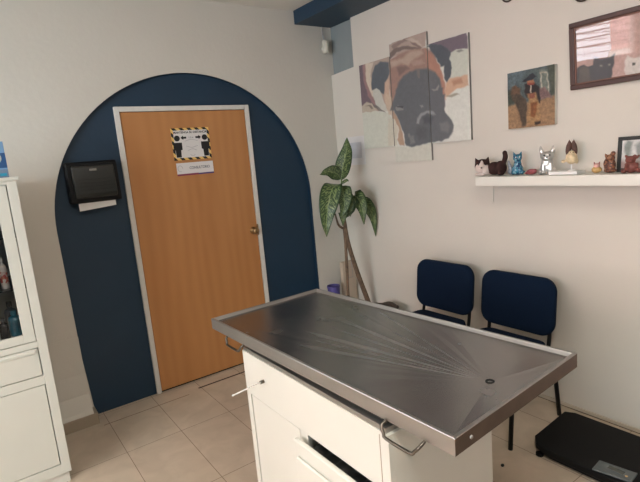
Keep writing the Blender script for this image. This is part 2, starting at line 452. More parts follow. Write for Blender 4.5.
obj('rib', bm, m_blackp, cv)
bm = NB()
nn = 10
for i in range(nn):
    x0 = -.115+i*.23/nn; x1 = x0+.23/nn
    z0 = -.050+.0016*i; z1 = -.050+.0016*(i+1)
    q = [bm.verts.new(p) for p in ((x0, -.085, .012), (x1, -.085, .012), (x1, -.092, z1), (x0, -.092, z0))]; bm.faces.new(q)
pt = obj('paper_towel', bm, m_paper, t, label='white paper towel end hanging out'); so = pt.modifiers.new('solid', 'SOLIDIFY'); so.thickness = .0015

# ------------------------------------------------------------------ motion sensor
t = thing('motion_sensor', 'small white motion sensor hanging in the top corner under the blue beam', 'sensor', (-.075, YW-.045, 2.575))
bm = NB(); lathe(bm, [(0, -.052), (.022, -.052), (.028, -.046), (.029, 0), (.028, .046), (.022, .052), (0, .052)], seg=20); obj('casing', bm, mat('sensor_white', (206, 202, 186), .4), t, smooth=True)
bm = NB(); tube(bm, [(0, .01, .05), (0, .02, .08), (.0, .03, .12), (0, .03, .178)], .0035, 6, 4); obj('cable', bm, m_gink, t)
obj('bracket', bx(-.010, .010, .02, .0445, -.02, .0), m_paper, t)

# ------------------------------------------------------------------ dog canvas in three panels
pale = (204, 206, 198)
DOG = [
 ([(-0.363,2.423),(-0.763,2.378),(-0.726,1.955),(-0.315,2.004)], (168, 152, 140), 0.003, 1),
 ([(-0.388,2.360),(-0.459,2.353),(-0.469,2.248),(-0.489,2.154),(-0.550,2.067),(-0.621,1.991),(-0.392,2.019),(-0.390,2.195)], (112, 98, 104), 0.004, 1),
 ([(-0.484,2.354),(-0.579,2.348),(-0.540,2.261),(-0.540,2.159),(-0.599,2.060),(-0.570,2.064),(-0.499,2.152),(-0.479,2.246)], (200, 186, 168), 0.005, 1),
 ([(-0.449,2.352),(-0.479,2.349),(-0.482,2.220),(-0.533,2.095),(-0.584,2.011),(-0.555,2.014),(-0.485,2.115),(-0.446,2.226)], (150, 120, 118), 0.004, 0.9),
 ([(-0.654,2.334),(-0.745,2.316),(-0.752,2.248),(-0.713,2.169),(-0.678,2.087),(-0.651,2.097),(-0.578,2.146),(-0.543,2.132),(-0.540,2.197),(-0.561,2.270),(-0.595,2.314)], (92, 98, 104), 0.006, 1),
 ([(-0.547,2.132),(-0.598,2.147),(-0.634,2.119),(-0.665,2.051),(-0.706,1.980),(-0.713,1.956),(-0.619,1.968),(-0.567,2.039)], (188, 188, 178), 0.004, 1),
 ([(-0.691,2.172),(-0.744,2.200),(-0.726,1.955),(-0.697,1.984),(-0.681,2.061)], (184, 160, 142), 0.006, 1),
 ([(-0.394,1.979),(-0.404,2.032),(-0.469,2.057),(-0.528,2.042),(-0.560,2.002),(-0.580,1.970),(-0.439,1.971)], (176, 166, 150), 0.004, 1),
 ([(-0.449,2.026),(-0.507,2.032),(-0.543,1.994),(-0.523,1.990),(-0.495,2.018)], (120, 112, 104), 0.003, 0.9),
 ([(-0.537,2.034),(-0.594,2.008),(-0.693,1.944),(-0.619,1.968),(-0.554,2.002)], (110, 106, 102), 0.003, 0.8),
 ([(-0.376,1.979),(-0.580,1.969),(-0.712,1.942),(-0.753,1.893),(-0.731,1.634),(-0.340,1.655)], (194, 197, 184), 0.002, 1),
 ([(-0.756,2.440),(-1.130,2.455),(-1.123,2.347),(-0.757,2.344)], (166, 150, 140), 0.003, 1),
 ([(-0.759,2.373),(-0.824,2.401),(-0.926,2.396),(-1.084,2.345),(-1.067,2.331),(-0.924,2.374),(-0.838,2.363),(-0.759,2.331)], (114, 102, 98), 0.005, 1),
 ([(-0.782,2.422),(-0.862,2.440),(-0.946,2.443),(-0.994,2.415),(-0.894,2.421),(-0.806,2.393)], (130, 116, 110), 0.005, 0.9),
 ([(-0.929,2.436),(-1.011,2.428),(-1.085,2.367),(-1.099,2.341),(-1.024,2.386)], (186, 172, 160), 0.005, 0.9),
 ([(-0.977,2.413),(-1.024,2.397),(-1.092,2.345),(-1.068,2.346),(-1.007,2.384)], (118, 102, 98), 0.004, 0.8),
 ([(-0.756,2.332),(-0.854,2.348),(-0.973,2.357),(-1.122,2.339),(-1.205,2.286),(-1.250,2.113),(-1.242,1.971),(-0.806,1.982),(-0.745,2.003),(-0.744,2.163)], (150, 124, 114), 0.008, 1),
 ([(-1.115,2.327),(-1.187,2.268),(-1.242,2.191),(-1.279,2.076),(-1.280,1.966),(-1.251,1.970),(-1.237,2.115),(-1.137,2.189)], (166, 126, 110), 0.008, 1),
 ([(-0.763,2.318),(-0.886,2.312),(-0.972,2.346),(-1.083,2.334),(-1.097,2.308),(-0.983,2.275),(-0.948,2.247),(-0.883,2.277),(-0.777,2.273)], (176, 158, 142), 0.01, 0.85),
 ([(-0.829,2.258),(-0.915,2.259),(-0.963,2.221),(-0.912,2.219),(-0.850,2.194)], (112, 96, 94), 0.01, 0.7),
 ([(-0.967,2.278),(-1.079,2.267),(-1.108,2.234),(-0.997,2.238)], (168, 146, 134), 0.008, 0.7),
 ([(-0.752,2.150),(-0.820,2.151),(-0.805,2.068),(-0.746,2.015)], (158, 128, 116), 0.008, 0.8),
 ([(-0.697,2.095),(-0.767,2.047),(-0.751,1.925),(-0.719,1.922),(-0.696,1.982),(-0.687,2.046)], (190, 172, 152), 0.006, 0.9),
 ([(-0.756,1.987),(-0.784,1.933),(-0.819,1.880),(-0.845,1.803),(-0.857,1.740),(-0.870,1.682),(-0.818,1.686),(-0.794,1.732),(-0.818,1.805),(-0.788,1.871),(-0.754,1.899)], (168, 144, 124), 0.006, 1),
 ([(-0.708,1.904),(-0.780,1.884),(-0.813,1.806),(-0.786,1.745),(-0.791,1.688),(-0.689,1.688)], (194, 190, 174), 0.006, 1),
 ([(-0.735,1.685),(-0.947,1.664),(-1.166,1.680),(-1.155,1.504),(-0.721,1.517)], (196, 196, 184), 0.003, 1),
 ([(-0.808,2.092),(-0.839,2.148),(-0.894,2.186),(-0.963,2.203),(-1.029,2.209),(-1.122,2.197),(-1.196,2.161),(-1.237,2.105),(-1.255,2.035),(-1.258,1.969),(-1.247,1.892),(-0.733,1.954),(-0.777,2.035)], (100, 103, 106), 0.009, 1),
 ([(-0.773,2.009),(-0.794,2.044),(-0.834,2.062),(-1.187,2.033),(-1.273,1.998),(-1.257,1.708),(-1.166,1.686),(-0.947,1.664),(-0.888,1.681),(-0.872,1.701),(-0.870,1.763),(-0.846,1.815),(-0.819,1.880),(-0.784,1.933)], (100, 103, 106), 0.006, 1),
 ([(-1.114,2.067),(-1.262,2.044),(-1.256,1.978),(-1.256,1.923),(-1.268,1.877),(-1.323,1.826),(-1.342,1.785),(-1.333,1.741),(-1.295,1.705),(-1.228,1.688),(-1.129,1.683),(-1.089,1.686)], (100, 103, 106), 0.006, 1),
 ([(-1.021,2.210),(-1.041,2.149),(-1.056,2.147),(-1.052,2.199)], (130, 120, 114), 0.006, 0.7),
 ([(-0.793,1.970),(-0.820,1.981),(-0.875,1.962),(-0.877,1.947),(-0.838,1.942),(-0.803,1.949)], (136, 138, 134), 0.004, 0.9),
 ([(-0.806,1.978),(-0.876,1.969),(-0.871,1.959),(-0.814,1.968)], (74, 76, 80), 0.003, 0.9),
 ([(-1.159,2.052),(-1.196,2.047),(-1.223,2.076),(-1.228,2.062),(-1.215,2.037),(-1.176,2.036)], (142, 142, 138), 0.004, 0.9),
 ([(-1.038,1.953),(-1.066,1.954),(-1.076,1.941),(-1.053,1.937)], (140, 142, 140), 0.004, 0.8),
 ([(-1.002,1.830),(-1.013,1.871),(-1.056,1.902),(-1.104,1.913),(-1.165,1.900),(-1.186,1.875),(-1.156,1.873),(-1.110,1.893),(-1.070,1.882),(-1.036,1.857),(-1.026,1.822)], (146, 150, 150), 0.006, 0.9),
 ([(-1.062,1.871),(-1.117,1.877),(-1.155,1.855),(-1.145,1.816),(-1.074,1.823)], (80, 83, 88), 0.014, 0.8),
 ([(-1.017,1.811),(-1.097,1.797),(-1.092,1.721),(-1.027,1.714),(-0.980,1.754)], (84, 87, 90), 0.014, 0.6),
 ([(-1.220,1.808),(-1.279,1.819),(-1.306,1.783),(-1.290,1.745),(-1.232,1.756)], (124, 126, 126), 0.012, 0.7),
 ([(-0.920,1.747),(-0.963,1.744),(-0.976,1.694),(-0.924,1.685)], (130, 132, 130), 0.008, 0.7),
 ([(-0.905,1.767),(-0.931,1.771),(-0.937,1.746),(-0.911,1.741)], (134, 136, 132), 0.005, 0.7),
 ([(-1.133,2.362),(-1.469,2.352),(-1.478,2.254),(-1.386,2.269),(-1.337,2.258),(-1.304,2.286),(-1.206,2.329)], (112, 102, 110), 0.004, 1),
 ([(-1.331,2.259),(-1.386,2.269),(-1.478,2.254),(-1.471,2.086),(-1.322,2.090)], (188, 192, 180), 0.005, 1),
 ([(-1.379,2.260),(-1.426,2.260),(-1.445,2.246),(-1.411,2.242)], (120, 122, 118), 0.004, 0.8),
 ([(-1.140,2.349),(-1.207,2.345),(-1.291,2.310),(-1.338,2.263),(-1.328,2.217),(-1.346,2.161),(-1.322,2.101),(-1.293,2.073),(-1.277,2.109),(-1.277,2.184),(-1.248,2.185),(-1.216,2.251),(-1.167,2.305)], (84, 90, 96), 0.005, 1),
 ([(-1.286,2.074),(-1.322,2.095),(-1.471,2.096),(-1.468,2.029),(-1.374,2.017),(-1.288,1.975),(-1.275,2.010)], (190, 158, 134), 0.006, 1),
 ([(-1.335,2.077),(-1.418,2.084),(-1.430,2.051),(-1.348,2.048)], (168, 128, 106), 0.006, 0.8),
 ([(-1.274,1.983),(-1.359,1.992),(-1.399,1.981),(-1.330,1.970)], (140, 136, 120), 0.004, 0.8),
]
m_edge = mat('canvas_edge', (140, 134, 130), .8)
def dogfunc(Y, Z): return paint(Y, Z, pale, DOG, .035, .02)
for (y0, y1, z0, z1, lab) in ((-.757, -.405, 1.682, 2.352, 'left panel of the boxer dog canvas, with the ear and a blank lower half'),
                              (-1.132, -.764, 1.558, 2.444, 'tallest middle panel of the boxer dog canvas, with forehead and one eye'),
                              (-1.480, -1.139, 1.678, 2.354, 'right panel of the boxer dog canvas, with jowl and far ear')):
    t = thing('canvas_panel', lab, 'canvas picture', (0, 0, 0), group='three panels of the dog picture')
    obj('stretcher', bx(-.019, -.002, y0, y1, z0, z1), m_edge, t)
    printed('print', t, (-.0195, 0, 0), (0, 1, 0), (0, 0, 1), y0, y1, z0, z1, .004, dogfunc)

# ------------------------------------------------------------------ small painting
SP = [
 ([(-1.74,2.07),(-2.07,2.07),(-2.07,1.89),(-1.968,1.868),(-1.74,1.867)], (76,88,88), .01),
 ([(-1.75,2.06),(-1.9,2.06),(-1.86,1.98),(-1.76,1.95)], (88,104,110), .02, .8),
 ([(-1.76,1.95),(-1.80,1.94),(-1.80,1.87),(-1.76,1.86)], (58,66,58), .01),
 ([(-1.961,2.03),(-2.011,2.03),(-2.032,1.877),(-1.973,1.872)], (104,112,104), .006),
 ([(-2.012,2.05),(-2.06,2.05),(-2.06,1.90),(-2.034,1.88)], (70,76,66), .004),
 ([(-1.968,2.015),(-1.975,2.015),(-1.985,1.90),(-1.975,1.90)], (158,156,142), .002),
 ([(-2.005,2.018),(-2.011,2.018),(-2.026,1.89),(-2.018,1.89)], (158,156,142), .002),
 ([(-1.965,2.016),(-2.01,2.02),(-2.01,2.012),(-1.965,2.008)], (150,146,132), .002),
 ([(-1.96,1.933),(-1.998,1.937),(-2.045,1.871),(-1.968,1.87)], (116,94,92), .004),
 ([(-1.79,1.965),(-1.817,1.975),(-1.844,1.952),(-1.849,1.913),(-1.821,1.907),(-1.783,1.922)], (96,74,58), .006),
 ([(-1.783,1.922),(-1.843,1.918),(-1.88,1.889),(-1.885,1.841),(-1.878,1.727),(-1.851,1.725),(-1.841,1.799),(-1.815,1.86),(-1.788,1.888)], (74,64,54), .005),
 ([(-1.871,1.971),(-1.933,1.97),(-1.963,1.942),(-1.97,1.849),(-1.947,1.847),(-1.886,1.898),(-1.875,1.928)], (44,38,38), .004),
 ([(-1.887,1.992),(-1.933,1.988),(-1.938,1.965),(-1.892,1.965)], (150,104,78), .003),
 ([(-1.855,1.988),(-1.882,2.002),(-1.900,2.018),(-1.925,2.022),(-1.951,1.999),(-1.928,1.990),(-1.876,1.981)], (40,44,50), .003),
 ([(-1.892,1.974),(-1.938,1.969),(-1.933,1.955),(-1.902,1.957)], (132,66,54), .004),
 ([(-1.908,1.955),(-1.918,1.955),(-1.92,1.915),(-1.91,1.915)], (170,160,146), .002),
 ([(-1.891,1.911),(-1.943,1.913),(-1.948,1.88),(-1.965,1.84),(-1.969,1.747),(-1.936,1.736),(-1.899,1.73),(-1.884,1.775),(-1.89,1.822),(-1.901,1.858)], (150,118,82), .006),
 ([(-1.90,1.912),(-1.935,1.912),(-1.935,1.885),(-1.905,1.885)], (132,82,66), .004),
 ([(-1.911,1.857),(-1.947,1.857),(-1.952,1.814),(-1.931,1.769),(-1.907,1.782)], (122,78,48), .005),
 ([(-1.935,1.75),(-1.972,1.75),(-1.972,1.735),(-1.935,1.732)], (50,40,34), .004),
]
t = thing('small_painting', 'small unframed painting of a hatted figure with brown dogs outdoors', 'painting', (0, 0, 0))
obj('stretcher', bx(-.028, -.002, -2.056, -1.762, 1.720, 2.048), mat('white_canvas_edge', (206, 202, 194), .8), t)
printed('print', t, (-.0285, 0, 0), (0, 1, 0), (0, 0, 1), -2.056, -1.762, 1.720, 2.048, .003, lambda Y, Z: paint(Y, Z, (140, 112, 84), SP, .20, .014), .5)

# ------------------------------------------------------------------ framed picture with glass
t = thing('framed_picture', 'brown wood framed cat picture behind glass, upper right of the wall', 'picture', (-.004, 0, 1.893))
m_glass = bpy.data.materials.new('picture_glass'); m_glass.use_nodes = True
gn = m_glass.node_tree.nodes; gl = m_glass.node_tree.links; gn.remove(gn['Principled BSDF'])
tr = gn.new('ShaderNodeBsdfTransparent'); gs = gn.new('ShaderNodeBsdfGlossy'); gs.inputs['Roughness'].default_value = .01
fr_ = gn.new('ShaderNodeFresnel'); fr_.inputs[0].default_value = 1.52; mxs = gn.new('ShaderNodeMixShader')
gl.new(fr_.outputs[0], mxs.inputs[0]); gl.new(tr.outputs[0], mxs.inputs[1]); gl.new(gs.outputs[0], mxs.inputs[2]); gl.new(mxs.outputs[0], gn['Material Output'].inputs[0])
FY0, FY1, FH = -2.70, -2.14, .343
bm = NB(); w_ = .026
box(bm, -.022, 0, FY0, FY1, 0, w_); box(bm, -.022, 0, FY0, FY1, FH-w_, FH); box(bm, -.022, 0, FY0, FY0+w_, w_, FH-w_); box(bm, -.022, 0, FY1-w_, FY1, w_, FH-w_)
obj('frame', bm, m_brown, t, bevel=.004)
bm = NB(); w3 = w_+.007
box(bm, -.017, -.006, FY0+w_, FY1-w_, w_, w3); box(bm, -.017, -.006, FY0+w_, FY1-w_, FH-w3, FH-w_); box(bm, -.017, -.006, FY0+w_, FY0+w3, w3, FH-w3); box(bm, -.017, -.006, FY1-w3, FY1-w_, w3, FH-w3)
obj('inner_moulding', bm, mat('light_brown_wood', (104, 66, 50), .4), t)
CATS = [
 ([(-2.172,.11),(-2.21,.124),(-2.232,.109),(-2.26,.113),(-2.268,.154),(-2.299,.132),(-2.339,.134),(-2.364,.150),(-2.357,.086),(-2.341,.022),(-2.16,.013)], (66,64,70), .003),
 ([(-2.183,.103),(-2.21,.115),(-2.237,.098),(-2.243,.018),(-2.183,.017)], (86,80,76), .006),
 ([(-2.291,.105),(-2.302,.102),(-2.302,.096),(-2.291,.097)], (150,150,136), .003), ([(-2.33,.104),(-2.341,.103),(-2.341,.096),(-2.33,.096)], (150,150,136), .003),
 ([(-2.42,.13),(-2.45,.105),(-2.50,.107),(-2.53,.132),(-2.545,.06),(-2.53,.013),(-2.42,.013),(-2.405,.06)], (196,188,182), .004),
 ([(-2.445,.085),(-2.462,.082),(-2.460,.070),(-2.446,.072)], (70,70,66), .002), ([(-2.49,.085),(-2.505,.085),(-2.505,.072),(-2.49,.072)], (70,70,66), .002),
 ([(-2.56,.12),(-2.60,.10),(-2.64,.12),(-2.66,.03),(-2.56,.02)], (150,110,80), .004),
]
printed('print', t, (-.009, 0, 0), (0, 1, 0), (0, 0, 1), FY0+w3, FY1-w3, w3, FH-w3, .0035, lambda Y, Z: paint(Y, Z, (176, 146, 138), CATS, .08, .01), .6)
obj('backing', bx(-.0088, 0, FY0+w_, FY1-w_, w_, FH-w_), m_edge, t)
bm = NB(); q = [bm.verts.new(p) for p in ((-.012, FY0+w_, w_), (-.012, FY1-w_, w_), (-.012, FY1-w_, FH-w_), (-.012, FY0+w_, FH-w_))]; bm.faces.new(q)
obj('glass', bm, m_glass, t)
t.rotation_euler = (0, -math.radians(3.2), 0)
t.location = (-.004, 0, 1.893)

# two round rimmed ornaments whose lower rims show at the top of the photograph
m_rim = mat('dark_bronze_rim', (70, 60, 52), .35, .7)
for (y, z, r, lab) in ((-1.765, 2.500, .042, 'round dark rimmed wall ornament above the small painting'), (-2.20, 2.385, .048, 'round dark rimmed wall ornament above the framed cat picture')):
    t = thing('wall_ornament', lab, 'ornament', (0, y, z))
    bm = NB(); tube(bm, [(-.012, r*math.cos(a), r*math.sin(a)) for a in [i*PI/16 for i in range(33)]], .005, 8); obj('rim', bm, m_rim, t, smooth=True)
    bm = NB(); lathe(bm, [(0, 0), (r, 0), (r, .008), (r*.6, .012), (0, .012)], seg=28); bmesh.ops.transform(bm, matrix=Matrix.Rotation(-PI/2, 4, 'Y'), verts=bm.verts)
    obj('face', bm, mat('ornament_cream', (190, 184, 172), .5), t)

# faint printed sheet behind the plant
t = thing('wall_notice', 'pale printed paper sheet taped to the wall behind the plant', 'paper', (0, 0, 0))
obj('sheet', bx(-.002, 0, -.385, -.125, 1.553, 1.795), mat('pale_sheet', (204, 203, 202), .6), t)
obj('printed_area', bx(-.0028, -.0018, -.345, -.175, 1.61, 1.745), mat('pale_blue_print', (178, 181, 186), .6, noise=.05, nscale=30), t)

# ------------------------------------------------------------------ floating shelf
t = thing('wall_shelf', 'long white floating shelf holding animal figurines on right wall', 'shelf', (0, 0, 0))
obj('board', bx(-.215, 0, -2.95, -1.648, 1.392, 1.447), m_white2, t, bevel=.002)
bm = NB(); tube(bm, [(-.006, -1.625, 1.392), (-.006, -1.625, 1.30), (-.010, -1.625, 1.262)], .004, 8); obj('bracket_rod', bm, m_white2, t)
SZ = 1.4472

# plush cat
FX = -.105
m_pb = mat('dark_plush', (62, 44, 42), .95, bump=.5, bscale=250, spec=.1); m_pwh = mat('white_plush', (206, 192, 184), .95, bump=.5, bscale=250, spec=.1)
t = thing('plush_cat', 'dark brown and white plush cat lying at the left shelf end', 'plush toy', (FX-.01, -1.674, SZ))
bm = NB(); blob(bm, (0, -.035, .036), (.034, .040, .034)); blob(bm, (0, -.072, .038), (.036, .028, .036)); blob(bm, (-.022, -.088, .012), (.024, .014, .012)); body('body', bm, m_pb, t, .003)
bm = NB(); blob(bm, (-.016, -.002, .030), (.034, .022, .028)); blob(bm, (-.045, .020, .010), (.014, .030, .010)); blob(bm, (-.02, .050, .008), (.014, .020, .008)); body('chest', bm, m_pwh, t, .003)
bm = NB(); blob(bm, (-.012, .028, .052), (.034, .040, .036)); cone(bm, (-.012, .052, .070), (-.014, .064, .098), .015); cone(bm, (-.012, .006, .072), (-.014, -.004, .100), .015); hd = body('head', bm, m_pb, t, .003)
bm = NB(); blob(bm, (-.032, .034, .042), (.022, .032, .026)); blob(bm, (-.040, .030, .062), (.010, .009, .020)); blob(bm, (-.052, .032, .040), (.010, .014, .010)); body('muzzle', bm, m_pwh, hd, .003)
for s in (-1, 1):
    bm = NB(); blob(bm, (-.044, .030+.017*s, .060), .004, seg=8); obj('eye', bm, m_black, hd, smooth=True)
bm = NB(); blob(bm, (-.062, .032, .044), (.003, .005, .003), seg=8); obj('nose', bm, m_black, hd, smooth=True)
bm = NB(); tube(bm, [(.01, -.080, .05), (.012, -.092, .09), (.008, -.092, .112)], [.012, .013, .012], 10, 5); blob(bm, (.008, -.092, .112), .012); body('tail', bm, m_pb, t, .003)

t.scale = (1.2, 1.2, 1.2)
rz_ = Matrix.Rotation(.6, 4, 'Z'); pv_ = V((-.012, .03, 0)); hd.matrix_local = Matrix.Translation(pv_) @ rz_ @ Matrix.Translation(-pv_)
def sitting_cat(root, m1, s=1.0, ear=.018, face=None, vox=.003):
    bm = NB()
    blob(bm, (0, 0, .030*s), (.026*s, .030*s, .032*s)); blob(bm, (-.008*s, 0, .055*s), (.019*s, .021*s, .032*s))
    blob(bm, (-.012*s, 0, .092*s), (.022*s, .024*s, .020*s))
    for k in (-1, 1):
        tube(bm, [(-.016*s, .011*s*k, .055*s), (-.022*s, .011*s*k, .02*s), (-.026*s, .011*s*k, .006*s)], [.008*s, .006*s, .007*s], 8)
        blob(bm, (-.006*s, .022*s*k, .014*s), (.022*s, .011*s, .014*s))
        cone(bm, (-.012*s, .013*s*k, .103*s), (-.010*s, .021*s*k, .105*s+ear*s*1.2), .010*s, .001)
    tube(bm, [(.022*s, 0, .012*s), (.030*s, -.022*s, .012*s), (.018*s, -.038*s, .014*s)], .006*s, 8, 4)
    return body('body', bm, m1, root, vox)

# blue painted cat
m_bc = bpy.data.materials.new('blue_mottled_glaze'); m_bc.use_nodes = True
def mottled(m, cols, scale, rough):
    n = m.node_tree.nodes; l = m.node_tree.links; b = n['Principled BSDF']; b.inputs['Roughness'].default_value = rough
    t_ = n.new('ShaderNodeTexCoord'); v_ = n.new('ShaderNodeTexVoronoi'); v_.inputs['Scale'].default_value = scale
    s_ = n.new('ShaderNodeSeparateColor'); r_ = n.new('ShaderNodeValToRGB'); r_.color_ramp.interpolation = 'CONSTANT'
    l.new(t_.outputs['Object'], v_.inputs['Vector']); l.new(v_.outputs['Color'], s_.inputs[0]); l.new(s_.outputs[0], r_.inputs[0]); l.new(r_.outputs[0], b.inputs['Base Color'])
    e = r_.color_ramp.elements
    while len(e) < len(cols): e.new(.5)
    for i, c in enumerate(cols): e[i].position = i/len(cols); e[i].color = lin(c)
mottled(m_bc, [(30, 84, 112), (48, 118, 142), (104, 146, 160), (36, 62, 98), (44, 104, 122)], 130, .25)
t = thing('blue_cat_figurine', 'glazed blue sitting cat figurine beside the plush cat', 'figurine', (FX, -1.868, SZ)); t.rotation_euler = (0, 0, .6)
sitting_cat(t, m_bc, .98); t.scale = (1.12, 1.12, 1.12)
for s in (-1, 1):
    bm = NB(); blob(bm, (-.0325, .009*s, .094), .003, seg=8); obj('eye', bm, m_paper, t, smooth=True)
m_gg = mat('grey_blue_ceramic', (132, 138, 146), .3, noise=.2, nscale=80)
t = thing('shell_figurine', 'small grey rounded figurine between plush cat and blue cat', 'figurine', (FX+.02, -1.812, SZ))
bm = NB(); blob(bm, (0, 0, .02), (.018, .024, .02)); cone(bm, (0, .002, .03), (0, .018, .085), .014, .006); blob(bm, (0, -.012, .014), (.014, .016, .014)); body('body', bm, m_gg, t)
m_rd = mat('dusty_red_ceramic', (142, 72, 76), .4, noise=.3, nscale=90)
t = thing('red_figurine', 'low dusty red figurine between blue cat and silver bulldog', 'figurine', (FX, -1.958, SZ))
bm = NB(); blob(bm, (0, 0, .016), (.022, .032, .017)); blob(bm, (-.006, -.022, .020), (.014, .014, .013)); blob(bm, (0, .03, .008), (.01, .012, .008)); body('body', bm, m_rd, t)

# silver bulldog
m_sl = mat('chrome_silver', (220, 219, 216), .34, .85, bump=.15, bscale=60)
t = thing('silver_bulldog_figurine', 'shiny silver french bulldog figurine with tall upright ears', 'figurine', (FX, -2.052, SZ)); t.rotation_euler = (0, 0, .5)
bm = NB()
blob(bm, (0, 0, .036), (.034, .038, .036)); blob(bm, (-.01, 0, .062), (.026, .032, .034)); blob(bm, (-.016, 0, .102), (.030, .036, .027)); blob(bm, (-.040, 0, .092), (.012, .021, .014))
for k in (-1, 1):
    tube(bm, [(-.022, .018*k, .06), (-.03, .02*k, .02), (-.036, .02*k, .008)], [.013, .010, .012], 8); blob(bm, (-.004, .034*k, .018), (.026, .013, .018))
    tube(bm, [(-.012, .022*k, .112), (-.012, .030*k, .135), (-.010, .033*k, .160)], [.013, .012, .003], 8)
body('body', bm, m_sl, t)
for s in (-1, 1):
    bm = NB(); blob(bm, (-.044, .014*s, .108), .0045, seg=8); obj('eye', bm, m_black, t, smooth=True)
bm = NB(); blob(bm, (-.0525, 0, .097), (.003, .006, .004), seg=8); obj('nose', bm, m_black, t, smooth=True)

# owl-like figure on white block
m_cr = mat('cream_resin', (206, 186, 150), .5, noise=.2, nscale=60)
t = thing('white_display_block', 'flat white block on the shelf under the long-eared figure', 'block', (FX-.01, -2.165, SZ))
obj('block', bx(-.045, .045, -.082, .076, 0, .017), m_paper, t, bevel=.002)
t = thing('eared_figurine', 'cream figure with tall brown ears on thin rod over white block', 'figurine', (FX, -2.19, SZ+.017)); t.rotation_euler = (0, 0, .5)
bm = NB(); lathe(bm, [(0, 0), (.018, 0), (.018, .004), (.004, .006), (.003, .046), (0, .046)], seg=16); obj('stand_rod', bm, m_paper, t, smooth=False)
bm = NB(); blob(bm, (0, 0, .068), (.024, .030, .034)); blob(bm, (0, .040, .052), (.010, .012, .010)); tube(bm, [(0, .02, .06), (0, .038, .052)], .007, 8); blob(bm, (0, -.024, .050), (.012, .010, .016)); blob(bm, (-.014, 0, .095), (.014, .016, .014)); body('body', bm, m_cr, t)
m_ear = mat('brown_ear', (84, 58, 50), .7, noise=.2, nscale=80)
for k in (-1, 1):
    bm = NB(); blob(bm, (.002, .014*k, .120), (.012, .015, .040), ('X', .16*k)); cone(bm, (.002, .013*k, .14), (.002, .010*k, .168), .011, .001); body('ear', bm, m_ear, t)
for s in (-1, 1):
    bm = NB(); blob(bm, (-.026, .007*s, .098), .0028, seg=8); obj('eye', bm, m_black, t, smooth=True)

# little gold pig
m_gd = mat('gold_ceramic', (196, 160, 104), .35, noise=.25, nscale=90); m_pk = mat('pink_ceramic', (206, 160, 150), .4)
t = thing('gold_pig_figurine', 'tiny golden figurine with pink head near the totem figure', 'figurine', (FX, -2.322, SZ)); t.rotation_euler = (0, 0, .5)
bm = NB(); blob(bm, (0, 0, .018), (.022, .025, .018)); body('body', bm, m_gd, t, .002)
bm = NB(); blob(bm, (-.008, 0, .040), (.014, .016, .013)); hd = body('head', bm, m_pk, t, .002)
for k in (-1, 1):
    bm = NB(); cone(bm, (-.006, .009*k, .046), (-.006, .014*k, .060), .006); obj('ear', bm, m_rd, hd, smooth=True)

# carved totem
m_tt = bpy.data.materials.new('carved_brown'); m_tt.use_nodes = True
mottled(m_tt, [(92, 54, 40), (120, 74, 54), (70, 44, 36), (150, 104, 72)], 140, .5)
t = thing('carved_figurine', 'brown carved standing animal figurine beside the black photo frame', 'figurine', (FX, -2.388, SZ)); t.rotation_euler = (0, 0, .5)
bm = NB(); blob(bm, (0, 0, .012), (.022, .030, .012)); blob(bm, (0, -.004, .04), (.018, .022, .034)); blob(bm, (-.004, 0, .076), (.018, .022, .018)); cone(bm, (0, .016, .085), (0, .026, .102), .010); blob(bm, (0, -.012, .098), (.012, .012, .012)); tube(bm, [(0, .02, .02), (-.004, .026, .05), (0, .018, .07)], .006, 8, 4); body('body', bm, m_tt, t)

# black photo frame on the shelf
t = thing('photo_frame', 'black photo frame with pale picture standing at the right shelf end', 'photo frame', (-.055, -2.52, SZ)); 
bm = NB(); w = .018; y0, y1, z1 = -.115, .118, .175
box(bm, -.016, 0, y0, y1, 0, w); box(bm, -.016, 0, y0, y1, z1-w, z1); box(bm, -.016, 0, y0, y0+w, w, z1-w); box(bm, -.016, 0, y1-w, y1, w, z1-w)
obj('frame', bm, mat('black_green_frame', (20, 25, 21), .5), t, bevel=.002)
PH = [([(.07, .05), (.09, .13), (.08, .16), (.05, .15), (.06, .09)], (120, 128, 122), .006), ([(.02, .06), (.04, .13), (.01, .15), (-.01, .08)], (134, 138, 134), .006),
      ([(.11, .0), (.11, .06), (-.12, .05), (-.12, 0)], (160, 140, 134), .01), ([(-.05, .03), (-.04, .12), (-.08, .13), (-.09, .04)], (118, 110, 106), .006)]
printed('print', t, (-.008, 0, 0), (0, 1, 0), (0, 0, 1), y0+w, y1-w, w, z1-w, .003, lambda Y, Z: paint(Y, Z, (194, 194, 190), PH, .1, .01), .3)
obj('backing', bx(-.0078, -.001, y0+w, y1-w, w, z1-w), m_black, t)
bm = NB(); prism(bm, [(0, .12), (.045, 0), (.041, 0), (0, .112)], 'y', -.02, .02); obj('easel_leg', bm, m_black, t)
t.rotation_euler = (0, math.radians(5), 0)
# reddish clay animal in front
m_cl = mat('red_brown_clay', (112, 62, 54), .55, noise=.15, nscale=60)
t = thing('clay_bear_figurine', 'red-brown clay animal figurine sitting before the black photo frame', 'figurine', (FX-.035, -2.50, SZ)); t.rotation_euler = (0, 0, .5)
bm = NB(); blob(bm, (0, 0, .028), (.026, .030, .028)); blob(bm, (-.004, .004, .064), (.020, .023, .020)); blob(bm, (-.022, .004, .060), (.010, .010, .008))
for k in (-1, 1):
    blob(bm, (-.012, .032*k, .012), (.024, .013, .012)); blob(bm, (0, .004+.018*k, .083), .007)
    tube(bm, [(-.008, .022*k, .046), (-.026, .020*k, .028)], [.009, .008], 8)
tube(bm, [(0, -.02, .07), (0, -.034, .086)], [.008, .004], 8)
body('body', bm, m_cl, t)

